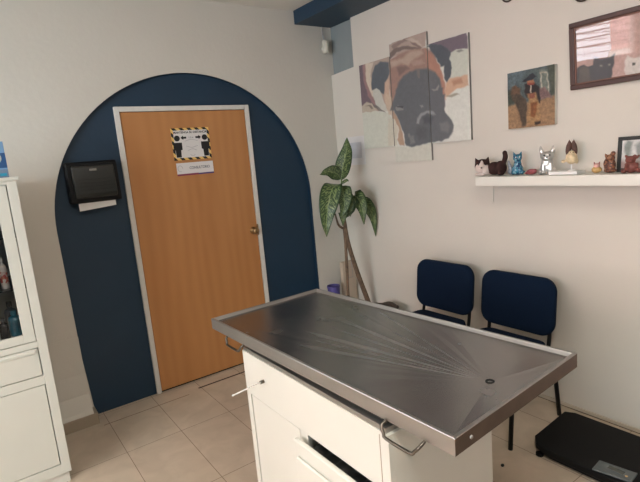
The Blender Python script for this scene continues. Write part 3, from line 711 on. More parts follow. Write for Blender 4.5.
# ------------------------------------------------------------------ examination table
QA, QB, QC, QD = V((-1.948, -1.436, 0)), V((-1.323, -1.427, 0)), V((-1.242, -2.799, 0)), V((-1.912, -2.839, 0))
ctr = (QA+QB+QC+QD)/4
t = thing('examination_table', 'steel-topped veterinary examination table with white cabinet base in the middle', 'table', (ctr.x, ctr.y, 0))
def inset(d_):
    Q = [QA, QB, QC, QD]; out = []
    for i in range(4):
        p, a, b = Q[i], (Q[i-1]-Q[i]).normalized(), (Q[(i+1) % 4]-Q[i]).normalized()
        out.append(p+(a+b)*d_-ctr)
    return out
def ring(bm, d_, z): return [bm.verts.new((p.x, p.y, z)) for p in inset(d_)]
bm = NB()
prof = [(.012, .9005), (0, .9005), (0, .9475), (.0015, .95), (.011, .95), (.0125, .9475), (.020, .938)]
rs = [ring(bm, a, b) for a, b in prof]
for a, b in zip(rs, rs[1:]):
    for i in range(4): bm.faces.new((a[i], a[(i+1) % 4], b[(i+1) % 4], b[i]))
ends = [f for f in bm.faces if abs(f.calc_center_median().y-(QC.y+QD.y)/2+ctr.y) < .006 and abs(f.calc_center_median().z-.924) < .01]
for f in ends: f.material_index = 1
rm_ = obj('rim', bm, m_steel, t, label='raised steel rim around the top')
rm_.data.materials.append(mat('dark_brown_steel', (84, 70, 60), .5, .5, noise=.15, nscale=14))  # near end face of the rim is a darker, browner steel
# sunk top, folded along creases that run to the drain
m_top = bpy.data.materials.new('brushed_steel_top'); m_top.use_nodes = True
n_ = m_top.node_tree.nodes; l_ = m_top.node_tree.links; b_ = n_['Principled BSDF']
b_.inputs['Metallic'].default_value = 1.0; b_.inputs['Base Color'].default_value = lin((150, 147, 144))
tc_ = n_.new('ShaderNodeTexCoord'); nz = n_.new('ShaderNodeTexNoise'); nz.inputs['Scale'].default_value = 5; nz.inputs['Detail'].default_value = 4; l_.new(tc_.outputs['Object'], nz.inputs[0])
mr = n_.new('ShaderNodeMapRange'); mr.inputs[1].default_value = .3; mr.inputs[2].default_value = .7; mr.inputs[3].default_value = .23; mr.inputs[4].default_value = .28
l_.new(nz.outputs['Fac'], mr.inputs[0])
# crease highlights put into colour and roughness as pale streaks from the drain
def nm_(op, *a):
    x = n_.new('ShaderNodeMath'); x.operation = op
    for i, q in enumerate(a):
        if isinstance(q, (int, float)): x.inputs[i].default_value = q
        else: l_.new(q, x.inputs[i])
    return x.outputs[0]
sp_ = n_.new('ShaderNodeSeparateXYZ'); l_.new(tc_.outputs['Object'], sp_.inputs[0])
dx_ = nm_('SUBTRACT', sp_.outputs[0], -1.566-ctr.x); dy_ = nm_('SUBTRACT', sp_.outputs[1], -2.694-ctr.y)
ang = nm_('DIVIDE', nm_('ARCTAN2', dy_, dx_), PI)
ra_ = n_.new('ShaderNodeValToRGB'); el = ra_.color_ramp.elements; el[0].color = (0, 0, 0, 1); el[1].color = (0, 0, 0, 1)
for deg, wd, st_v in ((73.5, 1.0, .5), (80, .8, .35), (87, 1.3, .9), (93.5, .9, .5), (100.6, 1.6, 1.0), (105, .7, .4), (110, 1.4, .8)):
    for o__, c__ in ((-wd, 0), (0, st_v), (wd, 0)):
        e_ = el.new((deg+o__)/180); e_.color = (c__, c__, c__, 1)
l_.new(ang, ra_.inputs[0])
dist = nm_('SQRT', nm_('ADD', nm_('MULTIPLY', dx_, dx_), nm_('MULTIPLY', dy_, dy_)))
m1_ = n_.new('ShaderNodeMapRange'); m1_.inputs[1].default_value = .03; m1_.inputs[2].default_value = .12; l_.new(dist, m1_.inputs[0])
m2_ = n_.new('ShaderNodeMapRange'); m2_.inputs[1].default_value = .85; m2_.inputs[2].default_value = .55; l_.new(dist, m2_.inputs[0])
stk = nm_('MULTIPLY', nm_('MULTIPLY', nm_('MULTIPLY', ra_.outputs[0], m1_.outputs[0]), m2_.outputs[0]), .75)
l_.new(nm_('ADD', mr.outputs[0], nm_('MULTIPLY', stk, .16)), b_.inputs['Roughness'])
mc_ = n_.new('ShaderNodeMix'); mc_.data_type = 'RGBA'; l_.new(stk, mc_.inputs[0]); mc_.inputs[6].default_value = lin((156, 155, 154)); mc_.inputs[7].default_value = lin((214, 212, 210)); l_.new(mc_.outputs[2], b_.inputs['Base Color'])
bm = NB(); q = inset(.020)
DR = V((-1.566, -2.694, 0))-ctr; zt = .938
per = []
cre = {}
for i in range(4):
    a, b = q[i], q[(i+1) % 4]; nseg = {0: 8, 1: 14, 2: 6, 3: 14}[i]
    for k in range(nseg): per.append((a+(b-a)*(k/nseg)))
random.seed(4)
dv = bm.verts.new((DR.x, DR.y, zt-.010)); pv = []; mids = []
for i, p in enumerate(per):
    pv.append(bm.verts.new((p.x, p.y, zt)))
    m_ = DR.lerp(p, .55); h = zt-.0050+(0.0003 if i % 2 else -.0003)*random.uniform(.2, 1.2)
    mids.append(bm.verts.new((m_.x, m_.y, h)))
N = len(per)
for i in range(N):
    j = (i+1) % N
    bm.faces.new((pv[i], pv[j], mids[j], mids[i])); bm.faces.new((mids[i], mids[j], dv))
bmesh.ops.recalc_face_normals(bm, faces=bm.faces)
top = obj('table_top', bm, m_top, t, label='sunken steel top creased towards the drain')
bm = NB(); lathe(bm, [(.013, 0), (.014, .0016), (.010, .002), (.008, -.001), (0, -.001)], (DR.x, DR.y, zt-.0095), 20, close=False)
obj('drain', bm, m_black, top)
bm = NB(); prism(bm, [(p.x, p.y) for p in inset(.014)], 'z', .901, .922); obj('underside_panel', bm, m_steel, t)
# end bolt
bm = NB(); blob(bm, (-1.845-ctr.x, -2.8365-ctr.y, .925), (.006, .004, .006), seg=10); obj('rivet', bm, m_steel, t, smooth=True)
# cabinet carcass (world coordinates shifted to the root)
ox, oy = -ctr.x, -ctr.y
def tb(bm, x0, x1, y0, y1, z0, z1): box(bm, x0+ox, x1+ox, y0+oy, y1+oy, z0, z1)
X0, X1, Y0, Y1, ZT = -1.937, -1.465, -2.622, -1.718, .870
bm = NB(); tb(bm, X0+.004, X1, Y0+.012, Y1-.003, ZT, ZT+.016); obj('support_frame', bm, m_steel, t)
bm = NB(); tb(bm, X0+.03, X1-.01, Y0+.03, Y1-.02, ZT+.016, .9005); obj('rim_shadow_spacer', bm, m_dark, t)  # inset plate coloured dark as the shadow line under the rim
bm = NB()
tb(bm, X0+.018, X1, Y1-.018, Y1, .03, ZT); tb(bm, X0+.018, X1, Y0, Y0+.018, .03, ZT); tb(bm, X1-.016, X1, Y0+.018, Y1-.018, .03, ZT)
tb(bm, X0+.018, X1-.016, Y0+.018, Y1-.018, .03, .05); tb(bm, X0+.018, X1-.016, Y0+.018, Y1-.018, ZT-.016, ZT); tb(bm, X0+.018, X1-.016, -2.172, -2.156, .05, ZT-.016)
obj('carcass', bm, m_white, t, bevel=.0015)
bm = NB(); tb(bm, X0+.04, X1-.01, Y0+.02, Y1-.02, 0, .03); obj('plinth', bm, m_dark, t)
bm = NB()
tb(bm, X0, X0+.018, Y0, Y1, .680, ZT); tb(bm, X0, X0+.018, Y1-.036, Y1, .03, .682); tb(bm, X0, X0+.018, -2.190, -2.138, .03, .682); tb(bm, X0, X0+.018, Y0, Y0+.038, .03, .682)
tb(bm, X0, X0+.018, Y0+.038, -2.190, .36, .40); tb(bm, X0, X0+.018, -2.138, Y1-.036, .03, .06); tb(bm, X0, X0+.018, Y0+.038, -2.190, .03, .06)
obj('front_frame', bm, m_white, t)
bm = NB(); tb(bm, X0-.0015, X0, Y0+.036, Y0+.038, .40, ZT-.01); obj('groove', bm, m_skirt, t)
bm = NB(); tb(bm, X0+.001, X0+.016, -2.133, Y1-.041, .064, .677); dr_ = obj('door', bm, m_white, t, bevel=.003)
bm = NB(); tb(bm, X0+.0165, X0+.0175, -2.137, Y1-.037, .061, .681); obj('shadow_gap', bm, m_skirt, dr_)
bm = NB(); tb(bm, X0+.003, X0+.017, -2.57, -2.193, .064, .356); obj('door', bm, m_white, t, bevel=.002)
bm = NB()                                    # drawer, pulled out a little
tb(bm, X0-.040, X0-.020, -2.590, -2.150, .395, .666)
tb(bm, X0-.052, X0-.040, -2.560, -2.178, .425, .612)
dw = obj('drawer', bm, m_white, t, bevel=.006, seg=3)
bm = NB(); tb(bm, X0-.020, X1-.06, -2.565, -2.200, .405, .42); tb(bm, X0-.020, X1-.06, -2.565, -2.555, .42, .62); tb(bm, X0-.020, X1-.06, -2.208, -2.198, .42, .62); tb(bm, X1-.07, X1-.06, -2.555, -2.208, .42, .62)
obj('drawer_box', bm, m_white2, dw)
bm = NB(); random.seed(9)
for k in range(7):
    yy = -2.235-.045*k; blob(bm, (X0+.03+.05*(k % 3)+ox, yy+oy, .635), (.055, .032, .012), seg=10)
tb(bm, X0-.018, X1-.08, -2.55, -2.21, .43, .635)
body('drawer_contents', bm, mat('dark_grey_contents', (44, 45, 44), .6, noise=.6, nscale=30), dw, .006, label='dark items filling the drawer')
# bolt with white rod
bm = NB(); tube(bm, [(X0+ox, -1.888+oy, .783), (X0-.016+ox, -1.890+oy, .784)], .0075, 12); lk = obj('lock_barrel', bm, m_wire, t)
bm = NB(); tube(bm, [(X0-.014+ox, -1.891+oy, .784), (-2.00+ox, -1.905+oy, .789), (-2.095+ox, -1.930+oy, .795)], [.0035, .0028, .0028], 8)
blob(bm, (-2.092+ox, -1.929+oy, .795), (.006, .004, .004), seg=8); obj('white_rod', bm, m_paper, lk, smooth=True)
# wire handles under the rim
for (a, b) in ((-1.590, -1.742), (-2.600, -2.745)):
    xx = -1.948 if a > -2 else -1.940
    bm = NB(); tube(bm, [(xx+.02+ox, a+oy, .903), (xx+ox, a+oy, .895), (xx-.006+ox, a-.014+oy, .878), (xx-.010+ox, a-.028+oy, .870), (xx-.010+ox, b+.028+oy, .870), (xx-.006+ox, b+.014+oy, .878), (xx+ox, b+oy, .895), (xx+.02+ox, b+oy, .903)], .0052, 8, 3)
    obj('wire_handle', bm, m_wire, t, smooth=True)

# ------------------------------------------------------------------ chairs
def rounded(w, h, r, n=8):
    pts = []
    for (cx, cy, a0) in ((w-r, h-r, 0), (-w+r, h-r, PI/2), (-w+r, -h+r, PI), (w-r, -h+r, 1.5*PI)):
        for k in range(n+1):
            a = a0+k*PI/2/n; pts.append((cx+r*math.cos(a), cy+r*math.sin(a)))
    return pts
def pad(bm, w, h, r, th, place):
    """padded cushion: layers of a rounded outline"""
    lay = [(-th/2, .93), (-th*.38, .985), (0, 1.0), (th*.38, .985), (th/2, .93), (th*.56, .6), (th*.58, .25)]
    lay = [(-th*.58, .25), (-th*.56, .6)]+lay
    rings = []
    for z, s in lay:
        rings.append([bm.verts.new(place(u*s, v*s, z)) for u, v in rounded(w, h, r)])
    for a, b in zip(rings, rings[1:]):
        m_n = len(a)
        for i in range(m_n): bm.faces.new((a[i], a[(i+1) % m_n], b[(i+1) % m_n], b[i]))
    bm.faces.new(rings[0][::-1]); bm.faces.new(rings[-1])
def make_chair():
    t = thing('waiting_chair', 'x', 'chair', group='navy fabric chairs along the right wall')
    bm = NB(); pad(bm, .248, .172, .080, .042, lambda u, v, z: (.218+.10*v+z-.10*u*u, u, .673+v)); obj('backrest', bm, m_navy, t, smooth=True)
    bm = NB(); pad(bm, .225, .235, .07, .05, lambda u, v, z: (v-.035, u, .435+z+.012*(v/.23)**2)); obj('seat', bm, m_navy, t, smooth=True)
    for s in (-1, 1):
        bm = NB(); tube(bm, [(.19, .246*s, .42), (.215, .246*s, .22), (.245, .250*s, .0)], .0125, 12); obj('leg', bm, m_black, t, smooth=True)
        bm = NB(); tube(bm, [(-.22, .246*s, .40), (-.235, .248*s, .22), (-.262, .252*s, .0)], .0125, 12); obj('leg', bm, m_black, t, smooth=True)
        bm = NB(); tube(bm, [(-.22, .246*s, .395), (-.20, .246*s, .405), (.17, .246*s, .405), (.19, .246*s, .40)], .0125, 12); tube(bm, [(.12, .205*s, .405), (.19, .205*s, .41), (.212, .205*s, .46), (.232, .205*s, .60), (.24, .205*s, .70)], .011, 10, 4); obj('side_rail', bm, m_black, t, smooth=True)
    bm = NB()
    for x in (-.15, .12):
        bm = NB(); tube(bm, [(x, -.246, .405), (x, .246, .405)], .010, 10)
        obj('cross_bar', bm, m_black, t, smooth=True)
    return t
def dup(root, loc, rz, label):
    r = root.copy(); C.objects.link(r); r.location = loc; r.rotation_euler = (0, 0, rz); r['label'] = label
    for ch in list(root.children):
        c = ch.copy(); C.objects.link(c); c.parent = r
        for g in ch.children:
            d_ = g.copy(); C.objects.link(d_); d_.parent = c
    return r
ch = make_chair(); ch.location = (-.365, -1.308, 0)
ch['label'] = 'navy fabric chair with black legs nearer the plant'
dup(ch, (-.365, -1.878, 0), 0, 'navy fabric chair with black legs beside the black floor scale')

# ------------------------------------------------------------------ floor scale
t = thing('floor_scale', 'black platform weighing scale on the floor by the right wall', 'scale', (-.37, -2.70, 0))
m_sc = mat('black_rubber_mat', (14, 14, 15), .6, spec=.2, bump=.15, bscale=300)
bm = NB(); o_ = [(-.13, .502), (.21, .520), (.238, .47), (.245, -.45), (-.205, -.45), (-.208, .40), (-.19, .46)]
prism(bm, o_, 'z', .028, .062); obj('platform', bm, m_sc, t, bevel=.006, seg=3)
bm = NB(); prism(bm, [(x*.95, y*.95) for x, y in o_], 'z', .012, .030); obj('base_plate', bm, m_black, t)
for x in (-.19, .19):
    for y in (-.40, .44):
        bm = NB(); lathe(bm, [(0, 0), (.02, 0), (.02, .013), (0, .013)], (x, y, 0), 14); obj('foot', bm, m_black, t)
bm = NB(); prism(bm, [(-.205, .165), (-.115, .172), (-.09, .010), (-.175, .004)], 'z', .0615, .070)
pn = obj('display_panel', bm, mat('grey_panel', (92, 98, 98), .45, noise=.1, nscale=30), t, bevel=.003, label='grey display panel')
bm = NB(); box(bm, -.150, -.123, .05, .12, .070, .0708); obj('screen', bm, mat('screen_grey', (76, 80, 76), .2), pn)
bm = NB(); lathe(bm, [(0, 0), (.006, 0), (.006, .0012), (0, .0012)], (-.15, .035, .070), 12); obj('button', bm, m_gd, pn)

# crumb on the floor
bm = NB(); blob(bm, (0, 0, .006), (.012, .009, .006), ('Z', .4), seg=8); blob(bm, (.008, .004, .004), (.006, .005, .004), seg=8)
o_ = obj('debris_crumb', bm, m_dark, smooth=True); o_.location = (-.78, -2.185, 0.0); tag(o_, 'small dark crumb on floor tiles beside the chair leg', 'crumb')

# ------------------------------------------------------------------ plant
m_leaf = bpy.data.materials.new('variegated_leaf'); m_leaf.use_nodes = True
n_ = m_leaf.node_tree.nodes; l_ = m_leaf.node_tree.links; b_ = n_['Principled BSDF']; b_.inputs['Roughness'].default_value = .38
uv = n_.new('ShaderNodeUVMap'); uv.uv_map = 'leaf'; sp = n_.new('ShaderNodeSeparateXYZ'); l_.new(uv.outputs[0], sp.inputs[0])
def mth(op, a, b=None):
    x = n_.new('ShaderNodeMath'); x.operation = op
    for i, s in enumerate((a, b)):
        if s is None: continue
        if isinstance(s, (int, float)): x.inputs[i].default_value = s
        else: l_.new(s, x.inputs[i])
    return x.outputs[0]
av = mth('ABSOLUTE', sp.outputs[1])
cmb = n_.new('ShaderNodeCombineXYZ'); l_.new(mth('MULTIPLY', mth('SUBTRACT', sp.outputs[0], mth('MULTIPLY', av, .14)), 34.0), cmb.inputs[0]); l_.new(mth('MULTIPLY', sp.outputs[1], 3.2), cmb.inputs[1])
nz = n_.new('ShaderNodeTexNoise'); nz.inputs['Scale'].default_value = 1.15; nz.inputs['Detail'].default_value = 3; l_.new(cmb.outputs[0], nz.inputs[0])
mrr = n_.new('ShaderNodeMapRange'); mrr.inputs[1].default_value = .49; mrr.inputs[2].default_value = .58; l_.new(nz.outputs['Fac'], mrr.inputs[0])
ww = mth('MULTIPLY', mrr.outputs[0], mth('LESS_THAN', av, .82))
mid = mth('LESS_THAN', av, .045)
fac = mth('MULTIPLY', mth('MAXIMUM', ww, mid), .8)
mx_ = n_.new('ShaderNodeMix'); mx_.data_type = 'RGBA'; l_.new(fac, mx_.inputs[0]); mx_.inputs[6].default_value = lin((42, 66, 34)); mx_.inputs[7].default_value = lin((134, 150, 98)); l_.new(mx_.outputs[2], b_.inputs['Base Color'])
m_stem = mat('tan_cane', (104, 84, 66), .75, noise=.35, nscale=40, bump=.3, bscale=80)
m_gst = mat('green_petiole', (86, 104, 54), .6)
PY = -.42
t = thing('potted_dumb_cane', 'tall variegated dumb cane plant with long canes in the corner', 'plant', (-.24, PY, 0))
def lf(bm_, pts, wid, side, fold=.25, n=18, m=6):
    """leaf blade along pts; side = across direction"""
    P = catmull([V(p)-V((-.24, PY, 0)) for p in pts], n//(len(pts)-1)+1); L = len(P); uvs = {}; rows = []
    side = V(side).normalized()
    for i, p in enumerate(P):
        s = i/(L-1); w_ = wid*(math.sin(PI*min(1, s*1.0)**.75)**.85)*(1-.15*s) if 0 < s < 1 else .002
        w_ = max(w_, .002)
        tg = (P[min(i+1, L-1)]-P[max(i-1, 0)]).normalized(); sd = (side-tg*side.dot(tg)).normalized(); nr = tg.cross(sd)
        row = []
        for j in range(-m, m+1):
            q_ = j/m; v = bm_.verts.new(p+sd*w_*q_+nr*(abs(q_)*fold*w_+.004*math.sin(s*22+q_*2)*abs(q_))); uvs[v] = (s, q_); row.append(v)
        rows.append(row)
    uvl = bm_.loops.layers.uv.get('leaf') or bm_.loops.layers.uv.new('leaf')
    for a, b in zip(rows, rows[1:]):
        for j in range(2*m):
            f = bm_.faces.new((a[j], a[j+1], b[j+1], b[j])); f.smooth = True
            for lp in f.loops: lp[uvl].uv = uvs[lp.vert]
def leaf(pts, wid, side, fold=.25):
    bm_ = NB(); lf(bm_, pts, wid, side, fold)
    me = bpy.data.meshes.new('leaf'); bm_.to_mesh(me); bm_.free(); me.materials.append(m_leaf)
    o = bpy.data.objects.new('leaf', me); C.objects.link(o); o.parent = t
    s_ = o.modifiers.new('solid', 'SOLIDIFY'); s_.thickness = .0012
    return o
acr = (.82, -.57, 0)
leaf([(-.305, PY, 1.45), (-.29, PY-.01, 1.55), (-.245, PY-.02, 1.68), (-.215, PY, 1.785)], .068, acr, .3)
leaf([(-.31, PY, 1.46), (-.36, PY-.02, 1.505), (-.44, PY-.03, 1.530), (-.53, PY-.02, 1.515)], .060, (0, -.3, 1), .3)
leaf([(-.315, PY, 1.42), (-.42, PY-.03, 1.40), (-.49, PY-.05, 1.29), (-.525, PY-.05, 1.16), (-.53, PY-.04, 1.02)], .088, (.85, -.5, .1), .25)
leaf([(-.31, PY-.01, 1.40), (-.345, PY-.06, 1.36), (-.365, PY-.09, 1.27), (-.40, PY-.08, 1.15)], .072, (.9, -.4, .2), .3)
leaf([(-.32, PY, 1.40), (-.31, PY-.05, 1.34), (-.285, PY-.07, 1.25), (-.29, PY-.06, 1.15)], .042, acr, .3)
leaf([(-.315, PY, 1.15), (-.265, PY-.04, 1.28), (-.225, PY-.07, 1.315), (-.185, PY-.09, 1.22), (-.175, PY-.09, 1.07)], .080, (.7, -.7, .15), .25)
leaf([(-.31, PY, 1.14), (-.22, PY-.05, 1.245), (-.13, PY-.06, 1.245), (-.05, PY-.06, 1.13), (-.02, PY-.05, .94)], .066, (.5, -.5, .6), .3)
leaf([(-.315, PY, 1.12), (-.345, PY-.05, 1.19), (-.37, PY-.07, 1.17), (-.375, PY-.06, 1.09)], .048, (.6, -.7, .3), .25)
leaf([(-.31, PY, 1.42), (-.28, PY-.03, 1.445), (-.255, PY-.03, 1.435)], .014, (0, 0, 1), .2)
def st_(pts, r, m, name='cane'):
    bm_ = NB(); tube(bm_, [V(p)-V((-.24, PY, 0)) for p in pts], r, 12, 5); return obj(name, bm_, m, t, smooth=True)
st_([(-.10, PY, .33), (-.135, PY, .43), (-.20, PY, .62), (-.26, PY, .82), (-.29, PY, .95), (-.308, PY, 1.10), (-.312, PY, 1.16)], [.022, .021, .020, .018, .017, .016, .013], m_stem)
st_([(-.33, PY, .33), (-.33, PY, .50), (-.32, PY, .75), (-.315, PY, .92), (-.317, PY, 1.06)], [.013, .013, .013, .012, .011], m_stem)
st_([(-.312, PY, 1.05), (-.35, PY-.01, 1.065), (-.39, PY-.02, 1.10), (-.42, PY-.03, 1.19)], [.011, .010, .009, .006], m_stem)
st_([(-.312, PY, 1.14), (-.318, PY-.01, 1.25), (-.312, PY, 1.36), (-.305, PY, 1.46)], [.013, .011, .009, .006], m_gst)
m_pot = mat('terracotta_pot', (122, 78, 56), .8, noise=.15, nscale=10)
bm = NB(); lathe(bm, [(0, 0), (.10, 0), (.145, .30), (.155, .30), (.157, .34), (.143, .34), (.138, .305), (0, .305)], seg=32); obj('pot', bm, m_pot, t, smooth=False, bevel=.002)
bm = NB(); lathe(bm, [(0, .335), (.08, .333), (.137, .32), (.137, .306), (0, .306)], seg=28); obj('soil', bm, mat('dark_soil', (48, 38, 30), .95, bump=1, bscale=60), t, smooth=True)

# things standing round the plant
m_pur = mat('purple_plastic', (78, 70, 128), .45, noise=.1, nscale=14)
t = thing('purple_tub', 'small purple plastic tub seen behind the far table edge', 'tub', (-.300, -.180, 0))
bm = NB(); lathe(bm, [(0, 0), (.044, 0), (.055, .50), (.058, .505), (.058, .52), (.053, .522), (.050, .48), (.040, .012), (0, .012)], seg=28); obj('bucket', bm, m_pur, t, smooth=False)
t = thing('cardboard_panel', 'pale upright board leaning in the corner behind the plant canes', 'board', (-.10, -.150, 0))
bm = NB(); box(bm, -.075, .075, -.022, .022, 0, .70); o_ = obj('board', bm, mat('pale_cardboard', (188, 170, 150), .7, noise=.05), t, bevel=.006)
bm = NB(); tube(bm, [(-.03, -.024, .70), (-.03, -.028, .55), (.03, -.028, .55), (.03, -.024, .70)], .003, 6); obj('cord', bm, m_gink, t)
t = thing('wicker_basket', 'dark round basket between the plant and the nearer chair', 'basket', (-.215, -.725, 0))
m_bk = mat('dark_wicker', (74, 62, 52), .8, noise=.4, nscale=60, bump=.8, bscale=90)
bm = NB(); lathe(bm, [(0, 0), (.08, 0), (.105, .20), (.112, .40), (.108, .40), (.098, .21), (.07, .02), (0, .02)], seg=32); obj('wall', bm, m_bk, t, smooth=True)
bm = NB(); tube(bm, [(.110*math.cos(a), .110*math.sin(a), (.406)+.006*math.sin(5*a)) for a in [i*PI/20 for i in range(41)]], .014, 8); obj('rim', bm, m_bk, t, smooth=True)
bm = NB(); lathe(bm, [(0, .37), (.07, .36), (.098, .33), (0, .32)], seg=20); obj('lining', bm, m_dark, t, smooth=True)

# ------------------------------------------------------------------ white display cabinet
CY, CYB, CXR, CXL = -.70, -.16, -2.573, -3.42
t = thing('display_cabinet', 'tall white cabinet with glass door, drawer and lower door at the left', 'cabinet', (-3.0, -.43, 0))
def cb(bm, x0, x1, y0, y1, z0, z1): box(bm, x0+3.0, x1+3.0, y0+.43, y1+.43, z0, z1)
bm = NB()
cb(bm, CXL, CXL+.02, CY+.02, CYB, .07, 1.672); cb(bm, CXR-.02, CXR, CY+.02, CYB, .07, 1.672); cb(bm, CXL+.02, CXR-.02, CYB-.012, CYB, .07, 1.672)
cb(bm, CXL+.02, CXR-.02, CY+.02, CYB-.012, .07, .10); cb(bm, CXL+.02, CXR-.02, CY+.02, CYB-.012, .84, .86); cb(bm, CXL+.02, CXR-.02, CY+.02, CYB-.012, 1.652, 1.672)
obj('carcass', bm, m_white, t, bevel=.002)
bm = NB(); cb(bm, CXL-.012, CXR+.014, CY-.014, CYB, 1.672, 1.690); obj('top_board', bm, m_white, t, bevel=.004)
bm = NB(); cb(bm, CXL+.02, CXR-.012, CY+.03, CYB, 0, .07); obj('plinth', bm, m_white2, t)
MX = (CXL+CXR)/2
bm = NB()                                         # front frame
for (a, b) in ((CXL, CXL+.044), (CXR-.044, CXR)): cb(bm, a, b, CY, CY+.02, .07, 1.672)
cb(bm, CXL+.044, CXR-.044, CY, CY+.02, 1.656, 1.672); cb(bm, CXL+.044, CXR-.044, CY, CY+.02, .805, .838); cb(bm, CXL+.044, CXR-.044, CY, CY+.02, .60, .648); cb(bm, CXL+.044, CXR-.044, CY, CY+.02, .07, .126)
obj('front_frame', bm, m_white, t, bevel=.0015)
m_pane = m_glass
for (a, b) in ((CXL+.048, MX-.003), (MX+.003, CXR-.048)):
    bm = NB(); s_ = .052; z0, z1 = .842, 1.652
    cb(bm, a, a+s_, CY+.001, CY+.019, z0, z1); cb(bm, b-s_, b, CY+.001, CY+.019, z0, z1); cb(bm, a+s_, b-s_, CY+.001, CY+.019, z0, z0+.045); cb(bm, a+s_, b-s_, CY+.001, CY+.019, z1-.045, z1)
    g_ = obj('glass_door', bm, m_white, t, bevel=.002)
    bm = NB(); y_ = CY+.012+.43; q = [bm.verts.new(p) for p in ((a+s_+3, y_, z0+.045), (b-s_+3, y_, z0+.045), (b-s_+3, y_, z1-.045), (a+s_+3, y_, z1-.045))]; bm.faces.new(q); obj('pane', bm, m_pane, g_)
    bm = NB(); cb(bm, a, b, CY+.002, CY+.02, .652, .801); w = obj('drawer', bm, m_white, t, bevel=.004)
    bm = NB(); prism(bm, [(CY+.43+.003, .772), (CY+.43-.005, .776), (CY+.43-.006, .790), (CY+.43+.003, .798)], 'x', a+.0+3, b-.012+3); obj('handle_lip', bm, m_white, w, bevel=.003)
    bm = NB(); cb(bm, a, b, CY+.002, CY+.02, .130, .596); obj('lower_door', bm, m_white, t, bevel=.002)
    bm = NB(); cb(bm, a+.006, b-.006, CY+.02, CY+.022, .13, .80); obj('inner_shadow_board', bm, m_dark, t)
m_sg = mat('shelf_glass_edge', (44, 50, 50), .2)
for z in (1.117, 1.385):
    bm = NB(); cb(bm, CXL+.022, CXR-.022, CY+.05, CYB-.02, z, z+.006); obj('shelf', bm, m_sg, t)

def bottle(name, x, y, z, r, h, m, lab, cat='bottle', m2=None, spray=False, labelm=None, group='bottles inside the display cabinet'):
    t_ = thing(name, lab, cat, (x, y, z), group=group)
    bm = NB(); lathe(bm, [(0, 0), (r*.95, 0), (r, .004), (r, h*.66), (r*.85, h*.74), (r*.38, h*.80), (r*.38, h*.84), (0, h*.84)], seg=22); obj('vessel', bm, m, t_, smooth=False, bevel=.0015)
    bm = NB(); lathe(bm, [(0, h*.84), (r*.45, h*.84), (r*.45, h*(.93 if spray else 1)), (0, h*(.93 if spray else 1))], seg=16); cp = obj('cap', bm, m2 or m, t_)
    if spray:
        bm = NB(); box(bm, -r*.9, r*.45, -r*.3, r*.3, h*.92, h*1.0); obj('spray_head', bm, m2 or m, cp, bevel=.002)
    if labelm:
        bm = NB(); lathe(bm, [(r+.0006, h*.14), (r+.0006, h*.56)], seg=22, close=False); obj('bottle_label', bm, labelm, t_)
    return t_
m_lb = bpy.data.materials.new('pink_red_label'); m_lb.use_nodes = True
mottled(m_lb, [(214, 196, 190), (196, 92, 86), (220, 214, 208), (206, 130, 110)], 60, .5)
m_rb = mat('red_bottle', (142, 38, 34), .35); m_bb = mat('blue_bottle', (44, 138, 166), .3, noise=.2, nscale=20); m_db = mat('dark_bottle', (32, 40, 48), .25); m_gb = mat('grey_blue_bottle', (60, 78, 92), .3)
zs = 1.1235
bottle('spray_bottle', -2.700, -.585, zs, .018, .165, m_paper, 'white spray bottle with pink-red label on the cabinet shelf', m2=m_paper, spray=True, labelm=m_lb)
bottle('red_bottle', -2.748, -.585, zs, .018, .115, m_rb, 'small dark red bottle beside the white spray bottle', m2=m_black)
zb = .8605
bottle('blue_bottle', -2.690, -.555, zb, .032, .135, m_bb, 'bright blue bottle at right of the cabinet floor', m2=m_bb)
bottle('blue_bottle', -2.70, -.475, zb, .030, .170, m_gb, 'taller dull blue bottle behind the bright blue one', m2=m_db)
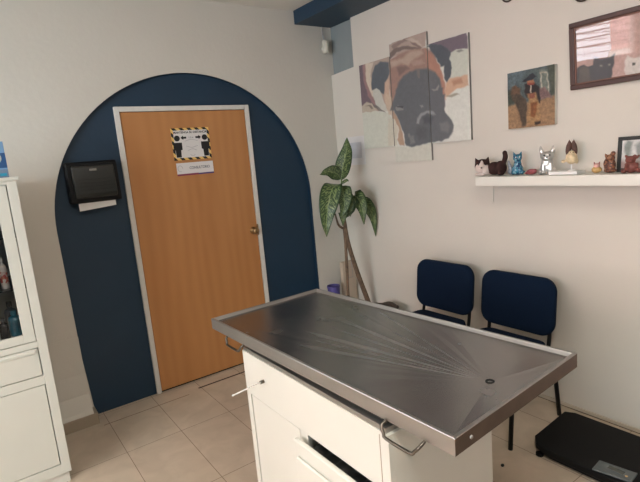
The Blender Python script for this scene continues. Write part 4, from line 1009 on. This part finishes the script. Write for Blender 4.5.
bottle('dark_bottle', -2.745, -.600, zb, .022, .115, m_db, 'dark small bottle left of the bright blue bottle', m2=m_gb)
bottle('dark_bottle', -2.80, -.56, zb, .024, .12, m_db, 'dark bottle at the photo edge on the cabinet floor', m2=m_db)

# carton on top of the cabinet
t = thing('product_carton', 'blue product carton with round emblem on top of the cabinet', 'carton', (-2.682, -.60, 1.6905))
obj('carton', bx(-.155, .088, -.035, .035, 0, .178), mat('pale_blue_card', (110, 150, 188), .45), t, bevel=.0015)
obj('dark_band', bx(-.1552, .0883, -.0356, .0353, .048, .122), mat('deep_blue_card', (24, 74, 124), .45), t)
obj('grey_band', bx(-.1553, .0884, -.0357, .0354, .0, .040), mat('grey_blue_card', (112, 130, 152), .45), t)
bm = NB(); prism(bm, [(.040+.030*math.cos(a*PI/12), .098+.030*math.sin(a*PI/12)) for a in range(24)], 'y', -.037, -.035); em = obj('emblem', bm, mat('emblem_grey', (176, 176, 178), .5), t)
bm = NB(); prism(bm, [(.040+.014*math.cos(a*PI/12), .094+.011*math.sin(a*PI/12)) for a in range(24)], 'y', -.038, -.036); obj('emblem_centre', bm, m_dark, em)
obj('print_block', bx(.050, .080, -.0362, -.035, .008, .022), m_bb, t)

# ------------------------------------------------------------------ street outside the left window (mirrored in the picture glass)
m_pinkb = mat('pink_render', (206, 164, 162), .8, noise=.06)
t = thing('street_building', 'pink house across the street, seen mirrored in the framed picture glass', 'building', (-16, 0, 0))
obj('facade', bx(-2, 2, -3.5, 3.82, -1, 8), m_pinkb, t)
obj('parapet', bx(2.0, 2.2, -3.5, 3.82, 2.25, 2.45), m_frame, t)
for z in (2.75, 2.98, 3.16, 3.3):
    bm = NB(); tube(bm, [(2.4, -3, z+.2), (2.4, 1.5, z-.1), (2.4, 8, z+.15)], .02, 6, 6); obj('overhead_wire', bm, m_black, t)

# unseen fitting added to go with the fill light behind the camera
t = thing('fill_light_fitting', 'white batten fitting added for the unseen fill light behind the viewpoint', 'lamp', (-2.3, -3.5, ZC))
obj('fitting', bx(-.6, .6, -.15, .15, -.05, 0), m_white2, t, bevel=.005)
